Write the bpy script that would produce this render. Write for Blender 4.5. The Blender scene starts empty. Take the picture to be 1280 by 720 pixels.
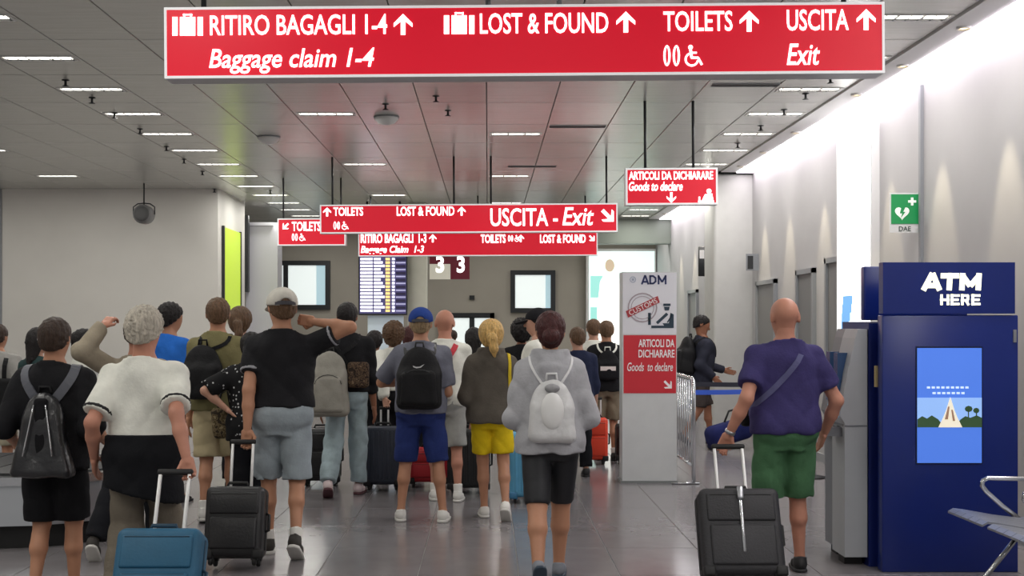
import bpy, bmesh, math, random
import numpy as np
from mathutils import Vector, Matrix
random.seed(7); rng = np.random.default_rng(7)
scene = bpy.context.scene
C = scene.collection

# ------------------------------------------------------------------ camera
FPX, U0, V0, CAMZ = 1500.0, 610.0, 404.0, 1.62
cam_data = bpy.data.cameras.new('camera')
cam_data.sensor_width = 36.0
cam_data.lens = FPX / 1280 * 36.0
cam_data.shift_x = (640 - U0) / 1280
cam_data.shift_y = (V0 - 360) / 1280
cam_data.clip_end = 200
cam = bpy.data.objects.new('camera', cam_data)
cam.location = (0, 0, CAMZ); cam.rotation_euler = (math.pi/2, 0, 0)
C.objects.link(cam); scene.camera = cam
# ------------------------------------------------------------------ world, exposure
world = bpy.data.worlds.new('world'); scene.world = world; world.use_nodes = True
bg = world.node_tree.nodes['Background']
bg.inputs[0].default_value = (1.0, 0.99, 0.97, 1); bg.inputs[1].default_value = 0.37
scene.view_settings.view_transform = 'Standard'
scene.view_settings.look = 'None'
scene.view_settings.exposure = 0.0
scene.view_settings.gamma = 1.0
scene.view_settings.use_curve_mapping = False

def px(u, v, Y):
    return Vector(((u-U0)/FPX*Y, Y, CAMZ+(V0-v)/FPX*Y))

# ------------------------------------------------------------------ materials
def lin(c):
    return tuple(((x/255)/12.92 if x/255 <= 0.04045 else ((x/255+0.055)/1.055)**2.4) for x in c)
MC = {}
def mat(name, rgb, rough=0.6, metal=0.0, bump=0.0, bscale=40.0, vary=0.0, vscale=6.0, emit=0.0, spec=0.5, stretch=None):
    """rgb in sRGB 0..255"""
    if name in MC: return MC[name]
    m = bpy.data.materials.new(name); m.use_nodes = True
    nt = m.node_tree; b = nt.nodes['Principled BSDF']
    c = lin(rgb) + (1,)
    b.inputs['Base Color'].default_value = c
    b.inputs['Roughness'].default_value = rough
    b.inputs['Metallic'].default_value = metal
    b.inputs['Specular IOR Level'].default_value = spec
    if emit:
        b.inputs['Emission Color'].default_value = c
        b.inputs['Emission Strength'].default_value = emit
    tc = None
    if bump or vary:
        tc = nt.nodes.new('ShaderNodeTexCoord'); src = tc.outputs['Object']
        if stretch:
            mp = nt.nodes.new('ShaderNodeMapping'); mp.inputs['Scale'].default_value = stretch
            nt.links.new(src, mp.inputs['Vector']); src = mp.outputs['Vector']
    if bump:
        n = nt.nodes.new('ShaderNodeTexNoise'); n.inputs['Scale'].default_value = bscale; n.inputs['Detail'].default_value = 4
        nt.links.new(src, n.inputs['Vector'])
        bp = nt.nodes.new('ShaderNodeBump'); bp.inputs['Strength'].default_value = bump; bp.inputs['Distance'].default_value = 0.01
        nt.links.new(n.outputs['Fac'], bp.inputs['Height']); nt.links.new(bp.outputs['Normal'], b.inputs['Normal'])
    if vary:
        n2 = nt.nodes.new('ShaderNodeTexNoise'); n2.inputs['Scale'].default_value = vscale; n2.inputs['Detail'].default_value = 3
        nt.links.new(src, n2.inputs['Vector'])
        r = nt.nodes.new('ShaderNodeValToRGB')
        r.color_ramp.elements[0].position = 0.3; r.color_ramp.elements[1].position = 0.7
        r.color_ramp.elements[0].color = tuple(x*(1-vary) for x in c[:3]) + (1,)
        r.color_ramp.elements[1].color = tuple(min(1, x*(1+vary)) for x in c[:3]) + (1,)
        nt.links.new(n2.outputs['Fac'], r.inputs['Fac']); nt.links.new(r.outputs['Color'], b.inputs['Base Color'])
    MC[name] = m
    return m
def fabric(name, rgb, rough=0.85, vary=0.12):
    if name in MC: return MC[name]
    m = mat(name, rgb, rough, bump=0.3, bscale=60, vary=vary, vscale=9, spec=0.2); nt = m.node_tree
    # creases: a second, larger bump under the weave
    b = nt.nodes['Principled BSDF']; fine = b.inputs['Normal'].links[0].from_node; tc = [n for n in nt.nodes if n.type == 'TEX_COORD'][0]
    mp = nt.nodes.new('ShaderNodeMapping'); mp.inputs['Scale'].default_value = (1.0, 1.0, 0.75); mp.inputs['Rotation'].default_value = (0.3, 0.6, 0.2); nt.links.new(tc.outputs['Object'], mp.inputs['Vector'])
    n = nt.nodes.new('ShaderNodeTexNoise'); n.noise_type = 'RIDGED_MULTIFRACTAL'; n.inputs['Scale'].default_value = 5.0; n.inputs['Detail'].default_value = 2.5; n.inputs['Distortion'].default_value = 0.9
    nt.links.new(mp.outputs['Vector'], n.inputs['Vector'])
    bp = nt.nodes.new('ShaderNodeBump'); bp.inputs['Strength'].default_value = 0.55; bp.inputs['Distance'].default_value = 0.02
    nt.links.new(n.outputs['Fac'], bp.inputs['Height']); nt.links.new(bp.outputs['Normal'], fine.inputs['Normal'])
    return m
def skin(name, rgb): return mat(name, rgb, 0.5, bump=0.08, bscale=60, vary=0.06, vscale=8, spec=0.35)
def hairm(name, rgb): return mat(name, rgb, 0.5, bump=0.9, bscale=60, vary=0.35, vscale=25, spec=0.3, stretch=(3, 3, 0.6))
def glow(name, rgb, s): return mat(name, rgb, 0.4, emit=s)
def voro(name, cols, scale, dots=False, rough=0.85):
    if name in MC: return MC[name]
    m = mat(name, cols[0], rough, spec=0.2); nt = m.node_tree; b = nt.nodes['Principled BSDF']
    tc = nt.nodes.new('ShaderNodeTexCoord')
    if dots:
        v = nt.nodes.new('ShaderNodeTexVoronoi'); v.inputs['Scale'].default_value = scale; out = v.outputs['Distance']
    else:
        v = nt.nodes.new('ShaderNodeTexNoise'); v.inputs['Scale'].default_value = scale; out = v.outputs['Fac']
    nt.links.new(tc.outputs['Object'], v.inputs['Vector'])
    r = nt.nodes.new('ShaderNodeValToRGB'); r.color_ramp.interpolation = 'CONSTANT'
    e = r.color_ramp.elements
    pos = [0.0, 0.2] if dots else [0.0, 0.44, 0.53, 0.62]
    seq = [cols[1], cols[0]] if dots else cols
    e[0].position = pos[0]; e[0].color = lin(seq[0]) + (1,)
    e[1].position = pos[1]; e[1].color = lin(seq[1]) + (1,)
    for p, cc in list(zip(pos, seq))[2:]:
        x = e.new(p); x.color = lin(cc) + (1,)
    nt.links.new(out, r.inputs['Fac']); nt.links.new(r.outputs['Color'], b.inputs['Base Color'])
    return m

# ------------------------------------------------------------------ object helpers
def tag(o, label=None, cat=None, group=None, kind=None):
    if label: o['label'] = label
    if cat: o['category'] = cat
    if group: o['group'] = group
    if kind: o['kind'] = kind
    return o
def empty(name, loc, rz=0, label=None, cat=None, group=None, kind=None):
    o = bpy.data.objects.new(name, None); o.empty_display_size = 0.1
    o.location = loc; o.rotation_euler = (0, 0, rz); C.objects.link(o)
    return tag(o, label, cat, group, kind)
def link(name, me, m, parent=None):
    if m is not None and not me.materials: me.materials.append(m)
    o = bpy.data.objects.new(name, me); C.objects.link(o)
    if parent is not None: o.parent = parent
    return o
def mesh_np(name, V, F, smooth=True):
    """V (n,3), F (m,4) arrays"""
    me = bpy.data.meshes.new(name); F = np.asarray(F, np.int32); V = np.asarray(V, np.float32)
    k = F.shape[1]
    me.vertices.add(len(V)); me.vertices.foreach_set('co', V.ravel())
    me.loops.add(F.size); me.loops.foreach_set('vertex_index', F.ravel())
    me.polygons.add(len(F)); me.polygons.foreach_set('loop_start', np.arange(0, F.size, k, dtype=np.int32))
    me.polygons.foreach_set('use_smooth', np.full(len(F), smooth))
    me.update(calc_edges=True)
    return me
class MB:
    def __init__(s): s.v = []; s.f = []; s.sm = []
    def add(s, vs, fs, smooth=False):
        n = len(s.v); s.v += [tuple(v) for v in vs]; s.f += [tuple(i+n for i in f) for f in fs]; s.sm += [smooth]*len(fs); return s
    def box(s, a, b, M=None):
        x0, y0, z0 = a; x1, y1, z1 = b
        vs = [Vector(p) for p in ((x0,y0,z0),(x1,y0,z0),(x1,y1,z0),(x0,y1,z0),(x0,y0,z1),(x1,y0,z1),(x1,y1,z1),(x0,y1,z1))]
        if M is not None: vs = [M @ v for v in vs]
        return s.add(vs, [(0,3,2,1),(4,5,6,7),(0,1,5,4),(1,2,6,5),(2,3,7,6),(3,0,4,7)])
    def rbox(s, a, b, r, seg=3, M=None, smooth=True):
        bm = bmesh.new(); bmesh.ops.create_cube(bm, size=1)
        for v in bm.verts:
            v.co = Vector([(a[i]+b[i])/2 + v.co[i]*(b[i]-a[i]) for i in range(3)])
        bmesh.ops.bevel(bm, geom=list(bm.edges), offset=r, segments=seg, profile=0.5, affect='EDGES')
        vs = [v.co.copy() for v in bm.verts]; bm.verts.index_update()
        fs = [[v.index for v in f.verts] for f in bm.faces]; bm.free()
        if M is not None: vs = [M @ v for v in vs]
        return s.add(vs, fs, smooth)
    def tube(s, pts, r, n=8, caps=True, rs=None):
        pts = [Vector(p) for p in pts]; vs = []; fs = []; prev = None
        for i, p in enumerate(pts):
            t = (pts[min(i+1, len(pts)-1)] - pts[max(i-1, 0)]).normalized()
            if prev is None:
                ref = Vector((0,0,1)) if abs(t.z) < 0.9 else Vector((1,0,0)); a = t.cross(ref).normalized()
            else:
                a = (prev - t*prev.dot(t)).normalized()
            prev = a; b = t.cross(a); rr = rs[i] if rs else r
            for k in range(n):
                an = 2*math.pi*k/n; vs.append(p + (a*math.cos(an) + b*math.sin(an))*rr)
        for i in range(len(pts)-1):
            for k in range(n):
                fs.append((i*n+k, i*n+(k+1) % n, (i+1)*n+(k+1) % n, (i+1)*n+k))
        if caps:
            fs.append(tuple(range(n))[::-1]); fs.append(tuple(range((len(pts)-1)*n, len(pts)*n)))
        return s.add(vs, fs, True)
    def prism(s, poly, y0, y1):
        """polygon in XZ (counter-clockwise seen from -Y), extruded y0..y1"""
        n = len(poly); vs = [(p[0], y0, p[1]) for p in poly] + [(p[0], y1, p[1]) for p in poly]
        fs = [tuple(range(n)), tuple(range(2*n-1, n-1, -1))] + [(i, i+n, (i+1) % n + n, (i+1) % n) for i in range(n)]
        return s.add(vs, fs)
    def ribbon(s, pts, nrm, w, th):
        pts = [Vector(p) for p in pts]; nrm = [Vector(n).normalized() for n in nrm]; vs = []; fs = []
        for i, p in enumerate(pts):
            t = (pts[min(i+1, len(pts)-1)] - pts[max(i-1, 0)]).normalized()
            sd = t.cross(nrm[i]).normalized()*w/2; nn = nrm[i]*th/2
            vs += [p-sd-nn, p+sd-nn, p+sd+nn, p-sd+nn]
        for i in range(len(pts)-1):
            for k in range(4): fs.append((i*4+k, i*4+(k+1) % 4, i*4+4+(k+1) % 4, i*4+4+k))
        fs += [(3,2,1,0), tuple(len(vs)-4+k for k in range(4))]
        return s.add(vs, fs, False)
    def lathe(s, prof, n=16, c=(0,0,0), smooth=True, M=None):
        vs = []; fs = []
        for r, z in prof:
            for k in range(n):
                a = 2*math.pi*k/n; vs.append(Vector((r*math.cos(a), r*math.sin(a), z)))
        if M is not None: vs = [M @ v for v in vs]
        vs = [v + Vector(c) for v in vs]
        for i in range(len(prof)-1):
            for k in range(n): fs.append((i*n+k, i*n+(k+1) % n, (i+1)*n+(k+1) % n, (i+1)*n+k))
        fs.append(tuple(range(n))[::-1]); fs.append(tuple(range((len(prof)-1)*n, len(prof)*n)))
        return s.add(vs, fs, smooth)
    def mesh(s, name):
        me = bpy.data.meshes.new(name); me.from_pydata([tuple(v) for v in s.v], [], s.f)
        me.polygons.foreach_set('use_smooth', s.sm); me.update(); return me
    def build(s, name, m, parent=None, fix=True):
        me = s.mesh(name)
        if fix:
            bm = bmesh.new(); bm.from_mesh(me); bmesh.ops.recalc_face_normals(bm, faces=bm.faces); bm.to_mesh(me); bm.free()
        return link(name, me, m, parent)
RY = Matrix.Rotation(math.pi/2, 4, 'Y'); RX = Matrix.Rotation(math.pi/2, 4, 'X')
def struct(o): o['kind'] = 'structure'; return o

# flat graphics on planes facing -Y.  A "panel" keeps its plane depth so that photo pixels can be turned into positions on it.
class Plane:
    def __init__(s, root, Y, yl, tilt=0.0): s.root = root; s.Y = Y; s.yl = yl; s.inv = Matrix.Rotation(-tilt, 3, 'Y')
    def p(s, u, v):
        w = px(u, v, s.Y) - s.root.location; w.y = 0; w = s.inv @ w
        return w.x, w.z
    def poly(s, name, pts, m, parent=None, off=0.0, th=0.004):
        q = [s.p(*a) for a in pts]
        ar = sum(q[i][0]*q[(i+1) % len(q)][1]-q[(i+1) % len(q)][0]*q[i][1] for i in range(len(q)))
        if ar < 0: q = q[::-1]
        return MB().prism(q, s.yl-off-th, s.yl-off).build(name, m, parent or s.root)
    def polys(s, name, lst, m, parent=None, off=0.0, th=0.004):
        mb = MB()
        for pts in lst:
            q = [s.p(*a) for a in pts]
            ar = sum(q[i][0]*q[(i+1) % len(q)][1]-q[(i+1) % len(q)][0]*q[i][1] for i in range(len(q)))
            if ar < 0: q = q[::-1]
            mb.prism(q, s.yl-off-th, s.yl-off)
        return mb.build(name, m, parent or s.root)
    def text(s, string, box, m, parent=None, shear=0.0, bold=0.012, off=0.0, name='lettering'):
        u0, v0, u1, v1 = box
        cu = bpy.data.curves.new('t', 'FONT'); cu.body = string; cu.size = 1; cu.shear = shear; cu.offset = bold; cu.extrude = 0.0
        cu.resolution_u = 3
        to = bpy.data.objects.new('t', cu); C.objects.link(to)
        dg = bpy.context.evaluated_depsgraph_get(); me = bpy.data.meshes.new_from_object(to.evaluated_get(dg))
        bpy.data.objects.remove(to); bpy.data.curves.remove(cu)
        n = len(me.vertices); co = np.empty(n*3, np.float32); me.vertices.foreach_get('co', co); co = co.reshape(-1, 3)
        lo, hi = co.min(0), co.max(0)
        a = s.p(u0, v1); b = s.p(u1, v0)
        V = np.zeros_like(co)
        V[:, 0] = a[0] + (co[:, 0]-lo[0])/(hi[0]-lo[0])*(b[0]-a[0])
        V[:, 2] = a[1] + (co[:, 1]-lo[1])/(hi[1]-lo[1])*(b[1]-a[1])
        V[:, 1] = s.yl - off - 0.004
        # one part for each word: split the letters where the gap is as wide as a space
        fs = [tuple(p.vertices) for p in me.polygons]; bpy.data.meshes.remove(me)
        span = sorted((float(co[list(f), 0].min()), float(co[list(f), 0].max()), i) for i, f in enumerate(fs)); words = [[]]; end = None
        for a0, a1, i in span:
            if end is not None and a0-end > 0.13: words.append([])
            words[-1].append(i); end = a1 if end is None else max(end, a1)
        out = None
        for wd in words:
            used = sorted({v for i in wd for v in fs[i]}); mp = {v: k for k, v in enumerate(used)}
            m2 = bpy.data.meshes.new(name); m2.from_pydata([tuple(float(x) for x in V[v]) for v in used], [], [tuple(mp[v] for v in fs[i]) for i in wd]); m2.update()
            out = link(name, m2, m, parent or s.root)
        return out
def arrow(cx, cy, r, d):
    """arrow polygon pixels, d = direction angle (0 right, 90 up)"""
    sh = [(1,0),(0.1,0.9),(-0.25,0.9),(0.3,0.22),(-1,0.22),(-1,-0.22),(0.3,-0.22),(-0.25,-0.9),(0.1,-0.9)]
    a = math.radians(d); return [(cx+r*(x*math.cos(a)-y*math.sin(a)), cy-r*(x*math.sin(a)+y*math.cos(a))) for x, y in sh]
def ell(cx, cy, rx, ry, n=14, a0=0, a1=360):
    return [(cx+rx*math.cos(math.radians(a0+(a1-a0)*i/n)), cy-ry*math.sin(math.radians(a0+(a1-a0)*i/n))) for i in range(n + (0 if a1-a0 == 360 else 1))]
def rect(u0, v0, u1, v1): return [(u0,v1),(u1,v1),(u1,v0),(u0,v0)]
def ringpolys(cx, cy, r, w, n=20, a0=0, a1=360, ry=None):
    ry = ry or r; out = []
    for i in range(n):
        t0 = math.radians(a0+(a1-a0)*i/n); t1 = math.radians(a0+(a1-a0)*(i+1)/n)
        out.append([(cx+r*math.cos(t0), cy-ry*math.sin(t0)), (cx+r*math.cos(t1), cy-ry*math.sin(t1)),
                    (cx+(r-w)*math.cos(t1), cy-(ry-w)*math.sin(t1)), (cx+(r-w)*math.cos(t0), cy-(ry-w)*math.sin(t0))])
    return out
def bar2(u0, v0, u1, v1, w):
    dx, dy = u1-u0, v1-v0; L = math.hypot(dx, dy); nx, ny = -dy/L*w/2, dx/L*w/2
    return [(u0+nx,v0+ny),(u1+nx,v1+ny),(u1-nx,v1-ny),(u0-nx,v0-ny)]

# ================================================================== the hall
CEIL = 3.855; WX = 3.9; BACK = 28.0; LWY = 20.0; LWX = -4.5
M_wall = mat('wall_paint', (178,176,176), 0.6, bump=0.03, bscale=30, vary=0.03, vscale=2)
M_lwall = mat('left_wall_paint', (222,219,212), 0.55, bump=0.03, bscale=30, vary=0.03, vscale=1.5)
M_taupe = mat('taupe_wall', (168,162,150), 0.6, bump=0.03, bscale=20, vary=0.05, vscale=1)
M_panel = mat('ceiling_metal', (206,206,201), 0.27, metal=0.4, bump=0.10, bscale=26, vary=0.06, vscale=3, stretch=(0.6, 6, 1))
M_seam = mat('ceiling_void', (38,38,38), 0.8)
M_tile = mat('floor_granite', (126,122,124), 0.19, bump=0.01, bscale=8, vary=0.07, vscale=5, spec=0.6)
M_grout = mat('grout', (176,174,172), 0.6, vary=0.1)
M_steel = mat('brushed_steel', (176,178,182), 0.28, metal=0.9, bump=0.05, bscale=60, stretch=(1, 1, 12))
M_dark = mat('dark_frame', (34,37,40), 0.4)
M_black = mat('black_rubber', (20,20,21), 0.6)
M_white = mat('white_plastic', (224,224,222), 0.45)
M_greyp = mat('grey_plastic', (140,143,146), 0.45)
M_chrome = mat('chrome_tube', (205,207,210), 0.18, metal=0.95)
M_alu = mat('aluminium_tube', (222,222,220), 0.35, metal=0.3)

# floor: grout bed, near tiles one by one, the rest as a slab
floor = struct(MB().box((-12.5,-4,-0.10), (WX+0.2,BACK+0.2,-0.006)).build('floor', M_grout))
TW, TD, TX0, TY0 = 0.65, 0.92, 0.848, 9.57
tile_me = MB().rbox((-TW/2+0.003,-TD/2+0.003,-0.02), (TW/2-0.003,TD/2-0.003,0.0), 0.0015, 1, smooth=False).mesh('floor_tile'); tile_me.materials.append(M_tile)
cnt = 0; tilespots = []
for j in range(-16, 22):
    for i in range(-22, 6):
        x = TX0+(i+0.5)*TW; y = TY0+(j+0.5)*TD
        if x > WX-0.1 or x < -12.3 or y > BACK or y < -3.9: continue
        uu = U0+FPX*x/max(y, 0.3)
        vis = y > 6.6 and -70 < uu < 1350
        tilespots.append((0 if vis else 1, y, x))
tilespots.sort()
far = MB()
for k, (nv, y, x) in enumerate(tilespots):
    if k < 290 and nv == 0:
        o = link('floor_tile', tile_me, None, floor); o.location = (x, y, 0)
    else:
        far.box((x-TW/2+0.003, y-TD/2+0.003, -0.02), (x+TW/2-0.003, y+TD/2-0.003, 0))
o = far.build('floor_tile_field', M_tile, floor, fix=False); o['kind'] = 'stuff'

# ceiling: dark void slab, metal trays
ceiling = struct(MB().box((-12.5,-4,CEIL+0.03), (WX+0.2,BACK+0.2,CEIL+0.15)).build('ceiling', M_seam))
PW, PD, PX0, PY0 = 0.686, 1.35, -0.015, 12.15
pm = MB(); pm.rbox((-PW/2+0.005,-PD/2+0.006,0), (PW/2-0.005,PD/2-0.006,0.028), 0.003, 1, smooth=False)
panel_me = pm.mesh('ceiling_panel'); panel_me.materials.append(M_panel)
spots = []
for j in range(-13, 13):
    for i in range(-19, 6):
        x = PX0+(i+0.5)*PW; y = PY0+(j+0.5)*PD
        if x > WX-0.2 or y > BACK: continue
        uu = U0+FPX*x/max(y, 0.3)
        vis = 7.5 < y < 26 and -70 < uu < 1350 and not (y > LWY and x < LWX)
        spots.append((0 if vis else 1, y, x))
spots.sort(); far = MB()
for k, (nv, y, x) in enumerate(spots):
    if k < 290 and nv == 0:
        o = link('ceiling_panel', panel_me, None, ceiling); o.location = (x, y, CEIL)
    else:
        far.box((x-PW/2+0.005, y-PD/2+0.006, CEIL), (x+PW/2-0.005, y+PD/2-0.006, CEIL+0.028))
o = far.build('ceiling_panel_field', M_panel, ceiling, fix=False); o['kind'] = 'stuff'

# walls
struct(MB().box((WX,-4,0), (WX+0.2,BACK,CEIL+0.03)).build('wall_right', M_wall))
struct(MB().box((-12.5,BACK,0), (WX+0.2,BACK+0.2,CEIL+0.03)).build('wall_back', M_taupe))
wl = struct(MB().box((-12.5,LWY,0), (LWX,LWY+0.2,CEIL+0.03)).build('wall_left', M_lwall))
struct(MB().box((LWX-0.2,LWY+0.2,0), (LWX,LWY+2.2,CEIL+0.03)).build('wall_left_return', M_lwall))
struct(MB().box((-12.7,-4,0), (-12.5,LWY,CEIL+0.03)).build('wall_side', M_lwall))
# column projecting from the right wall, pale cabinet face behind the left wall
struct(MB().rbox((3.33,17.7,0), (WX+0.05,18.5,CEIL-0.03), 0.05, 3).build('wall_pilaster', mat('pilaster_paint', (198,198,194), 0.6, vary=0.03)))
struct(MB().box((-4.52,22.4,0), (-3.93,22.9,3.5)).box((-4.6,22.35,3.44),(-4.0,22.39,3.5)).build('wall_partition', mat('pale_partition', (200,199,206), 0.35, vary=0.04, vscale=1)))
struct(MB().box((-4.56,22.2,2.2), (-4.44,22.34,3.62)).build('trim_1', M_dark))
struct(MB().box((WX-0.03,10.74,0), (WX+0.01,10.79,CEIL-0.1)).build('trim_2', M_greyp))
struct(MB().box((1.9,25.6,3.32), (WX,26.0,CEIL)).build('trim_3', mat('bulkhead', (120,128,118), 0.5)))
struct(MB().box((WX-0.02,-4,0), (WX,17.7,0.1)).build('baseboard_right', M_greyp))
# column behind the flight display
struct(MB().rbox((-1.5,22.3,0), (-1.14,22.66,CEIL), 0.02, 2).build('wall_column', mat('column_paint', (214,212,196), 0.5, vary=0.03)))

# left: lime poster on the return wall
po = empty('wall_poster', (LWX+0.005, 20.95, 2.4), label='lime green poster panel on the side of the white wall', cat='poster')
MB().box((0,-0.62,-0.72), (0.025,0.72,0.85)).build('panel', mat('lime_print', (196,226,60), 0.4, emit=0.35), po)
MB().box((0,-0.68,-0.74), (0.04,-0.62,0.87)).box((0,0.72,-0.74),(0.04,0.76,0.87)).build('frame', M_dark, po)
struct(MB().box((-8.15,LWY-0.02,0), (-8.1,LWY,CEIL)).build('trim_4', M_greyp))
# hanging loudspeaker by the left wall
sp = empty('hanging_speaker', (px(180,257,19.2).x, 19.2, 3.36), label='grey round loudspeaker hanging from the ceiling before the white wall', cat='speaker')
MB().lathe([(0.11,-0.13),(0.15,-0.1),(0.155,0.08),(0.13,0.13)], 20, M=RX).build('housing', mat('speaker_grey', (120,120,120), 0.5), sp)
MB().lathe([(0.12,0.125),(0.12,0.145),(0.06,0.15)], 20, M=RX).build('grille', mat('speaker_mesh', (90,90,90), 0.6, bump=0.5, bscale=90), sp)
MB().tube([(0,0,0.14),(0,0,0.52)], 0.012).tube([(-0.17,0,0.0),(-0.17,0,0.12),(-0.1,0,0.17),(0,0,0.18),(0.1,0,0.17),(0.17,0,0.12),(0.17,0,0)], 0.01).build('bracket', M_dark, sp)

# ---- windows and doors in the back wall
M_pane = glow('lit_pane', (226,234,232), 0.75)
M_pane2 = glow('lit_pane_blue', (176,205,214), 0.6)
def window(name, u0, v0, u1, v1, splits):
    a = px(u0, v1, BACK); b = px(u1, v0, BACK); t = 0.11
    w = struct(empty(name, (a.x, BACK-0.02, a.z))); W = b.x-a.x; H = b.z-a.z
    m = MB().box((0,-0.06,0),(t,0.03,H)).box((W-t,-0.06,0),(W,0.03,H)).box((t,-0.06,0),(W-t,0.03,t)).box((t,-0.06,H-t),(W-t,0.03,H))
    for sx in splits: m.box((W*sx-t/2,-0.06,t),(W*sx+t/2,0.03,H-t))
    m.build('window_frame', M_dark, w)
    ed = [0]+list(splits)+[1]
    for i in range(len(ed)-1):
        MB().box((W*ed[i]+0.03,-0.015,t*0.8),(W*ed[i+1]-0.03,0.0,H-t*0.8)).build('pane', M_pane, w)
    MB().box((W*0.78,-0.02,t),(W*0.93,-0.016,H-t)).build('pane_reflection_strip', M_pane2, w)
    return w
window('window_1', 334, 326, 413, 387, [0.3])
window('window_2', 638, 338, 694, 391, [])
w = struct(empty('door_1', (px(548,467,BACK).x, BACK-0.02, 0))); W = px(618,467,BACK).x-px(548,467,BACK).x
MB().box((0,-0.06,0),(0.1,0.02,1.86)).box((W-0.1,-0.06,0),(W,0.02,1.86)).box((0,-0.06,1.74),(W,0.02,1.86)).box((W*0.6-0.06,-0.06,0),(W*0.6+0.06,0.02,1.76)).build('door_frame', M_dark, w)
MB().box((0.08,-0.02,0.05),(W*0.6,0,1.76)).build('pane', M_pane, w)
MB().box((W*0.6,-0.02,0.05),(W-0.08,0,1.76)).build('pane', M_pane, w)
struct(MB().box((px(590,360,BACK).x-0.06,BACK-0.05,px(590,372,BACK).z-0.05),(px(590,360,BACK).x+0.06,BACK,px(590,372,BACK).z+0.05)).build('trim_5', M_dark))

# ---- advertising light box on the back wall
ad = empty('advert_lightbox', (px(779,360,BACK-0.3).x, BACK-0.3, 1.2), label='big bright teal advertising light box on the far wall', cat='light box')
pl = Plane(ad, BACK-0.3, -0.02)
pl.poly('housing', rect(733,311,820,442), M_white, off=-0.24, th=0.24)
pl.poly('backlit_print', rect(736,314,818,440), glow('ad_pale', (214,238,232), 1.0))
for q_ in (rect(738,345,768,372), rect(800,352,818,378), rect(738,384,760,402)): pl.poly('printed_shape', q_, glow('ad_teal', (150,215,205), 0.8), off=0.004, th=0.003)
pl.polys('printed_shape', [[(750,440),(746,392),(750,352),(757,340),(768,340),(776,352),(774,392),(778,440)]], glow('ad_white', (250,250,244), 1.1), off=0.008, th=0.003)
pl.polys('printed_shape', [ell(762,332,6,8)], glow('ad_skin', (196,176,150), 0.7), off=0.012, th=0.003)
pl.polys('printed_shape', [rect(776,408,818,432)], glow('ad_yellow', (226,176,52), 0.8), off=0.012, th=0.003)

# ---- right wall: light box, doors, little signs
lb = empty('wall_lightbox', (WX-0.03, 12.55, 1.3), label='tall white glowing light box on the right wall behind the cash machines', cat='light box')
MB().box((-0.05,-0.6,-0.9),(0.03,0.6,2.32)).build('housing', M_white, lb)
MB().box((-0.056,-0.56,-0.86),(-0.05,0.56,2.28)).build('diffuser', glow('lightbox_white', (255,255,255), 1.6), lb)
mb = MB()
for k in range(9):
    z = -0.2+k*0.09; mb.box((-0.060,0.10+0.10*math.sin(k*0.55),z),(-0.056,0.5-0.02*k,z+0.09))
mb.build('printed_picture', glow('picture_blue', (110,170,225), 0.8), lb)
def wall_door(n, ya, yb, h):
    d = struct(empty('door_%d' % n, (WX, (ya+yb)/2, 0))); w = (yb-ya)/2
    MB().box((-0.05,-w,0),(0.0,-w+0.06,h)).box((-0.05,w-0.06,0),(0.0,w,h)).box((-0.05,-w,h-0.06),(0.0,w,h)).build('door_frame', M_greyp, d)
    MB().box((-0.02,-w+0.06,0.01),(0.0,w-0.06,h-0.06)).build('door_leaf', mat('door_grey', (120,120,120), 0.5), d)
    MB().tube([(-0.02,w-0.14,1.05),(-0.07,w-0.14,1.05),(-0.07,w-0.26,1.05)], 0.011).build('door_handle', M_steel, d)
wall_door(2, 16.15, 17.3, 2.22); wall_door(3, 14.25, 15.05, 2.28); wall_door(4, 13.2, 13.75, 2.36)
wall_door(5, 19.6, 20.6, 2.25); wall_door(6, 22.2, 23.2, 2.25)
s1 = empty('wall_sign', (WX-0.16, 17.3, 2.5), label='small dark projecting sign on the right wall beyond the column-side doors', cat='sign')
MB().box((-0.02,-0.01,-0.12),(0.16,0.01,0.12)).build('plate', M_greyp, s1); MB().box((0.0,-0.014,-0.1),(0.08,-0.01,0.09)).build('pictogram', M_dark, s1)
s2 = empty('wall_sign', (WX-0.14, 21.0, 2.7), label='small dark hanging sign box on far right wall past the column', cat='sign')
MB().rbox((-0.08,-0.02,-0.26),(0.14,0.02,0.26), 0.01, 1).build('plate', M_dark, s2); MB().box((-0.06,-0.025,0.05),(0.02,-0.02,0.2)).build('pictogram', M_white, s2)

# AED sign, projecting from the wall
ae = empty('defibrillator_sign', (px(1131,268,10.85).x, 10.85, px(1131,268,10.85).z), label='green and white heart defibrillator sign projecting from the wall', cat='sign')
pl = Plane(ae, 10.85, -0.008)
pl.poly('plate', rect(1112,241,1149,291), M_white, off=-0.016, th=0.016)
M_green = mat('aed_green', (28,138,76), 0.4, emit=0.25); M_w = mat('aed_white', (240,242,236), 0.4, emit=0.3)
pl.poly('green_field', rect(1113.5,243,1147.5,280), M_green)
hp = []
for i in range(28):
    t = 2*math.pi*i/28; hp.append((1127+0.56*16*math.sin(t)**3, 266-0.56*(13*math.cos(t)-5*math.cos(2*t)-2*math.cos(3*t)-math.cos(4*t))))
pl.poly('heart', hp, M_w, off=0.004)
pl.polys('cross', [rect(1138,247,1141,257), rect(1134.5,250.5,1144.5,253.5)], M_w, off=0.004)
pl.poly('bolt', [(1126,259),(1131,259),(1128,265),(1131,265),(1125,273),(1127,267),(1124,267)], M_green, off=0.008)
pl.text('DAE', (1123,283,1138,289), mat('aed_text', (40,60,50), 0.5))
pl.poly('bracket', rect(1148,262,1153,270), M_greyp, off=-0.012, th=0.008)

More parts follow.
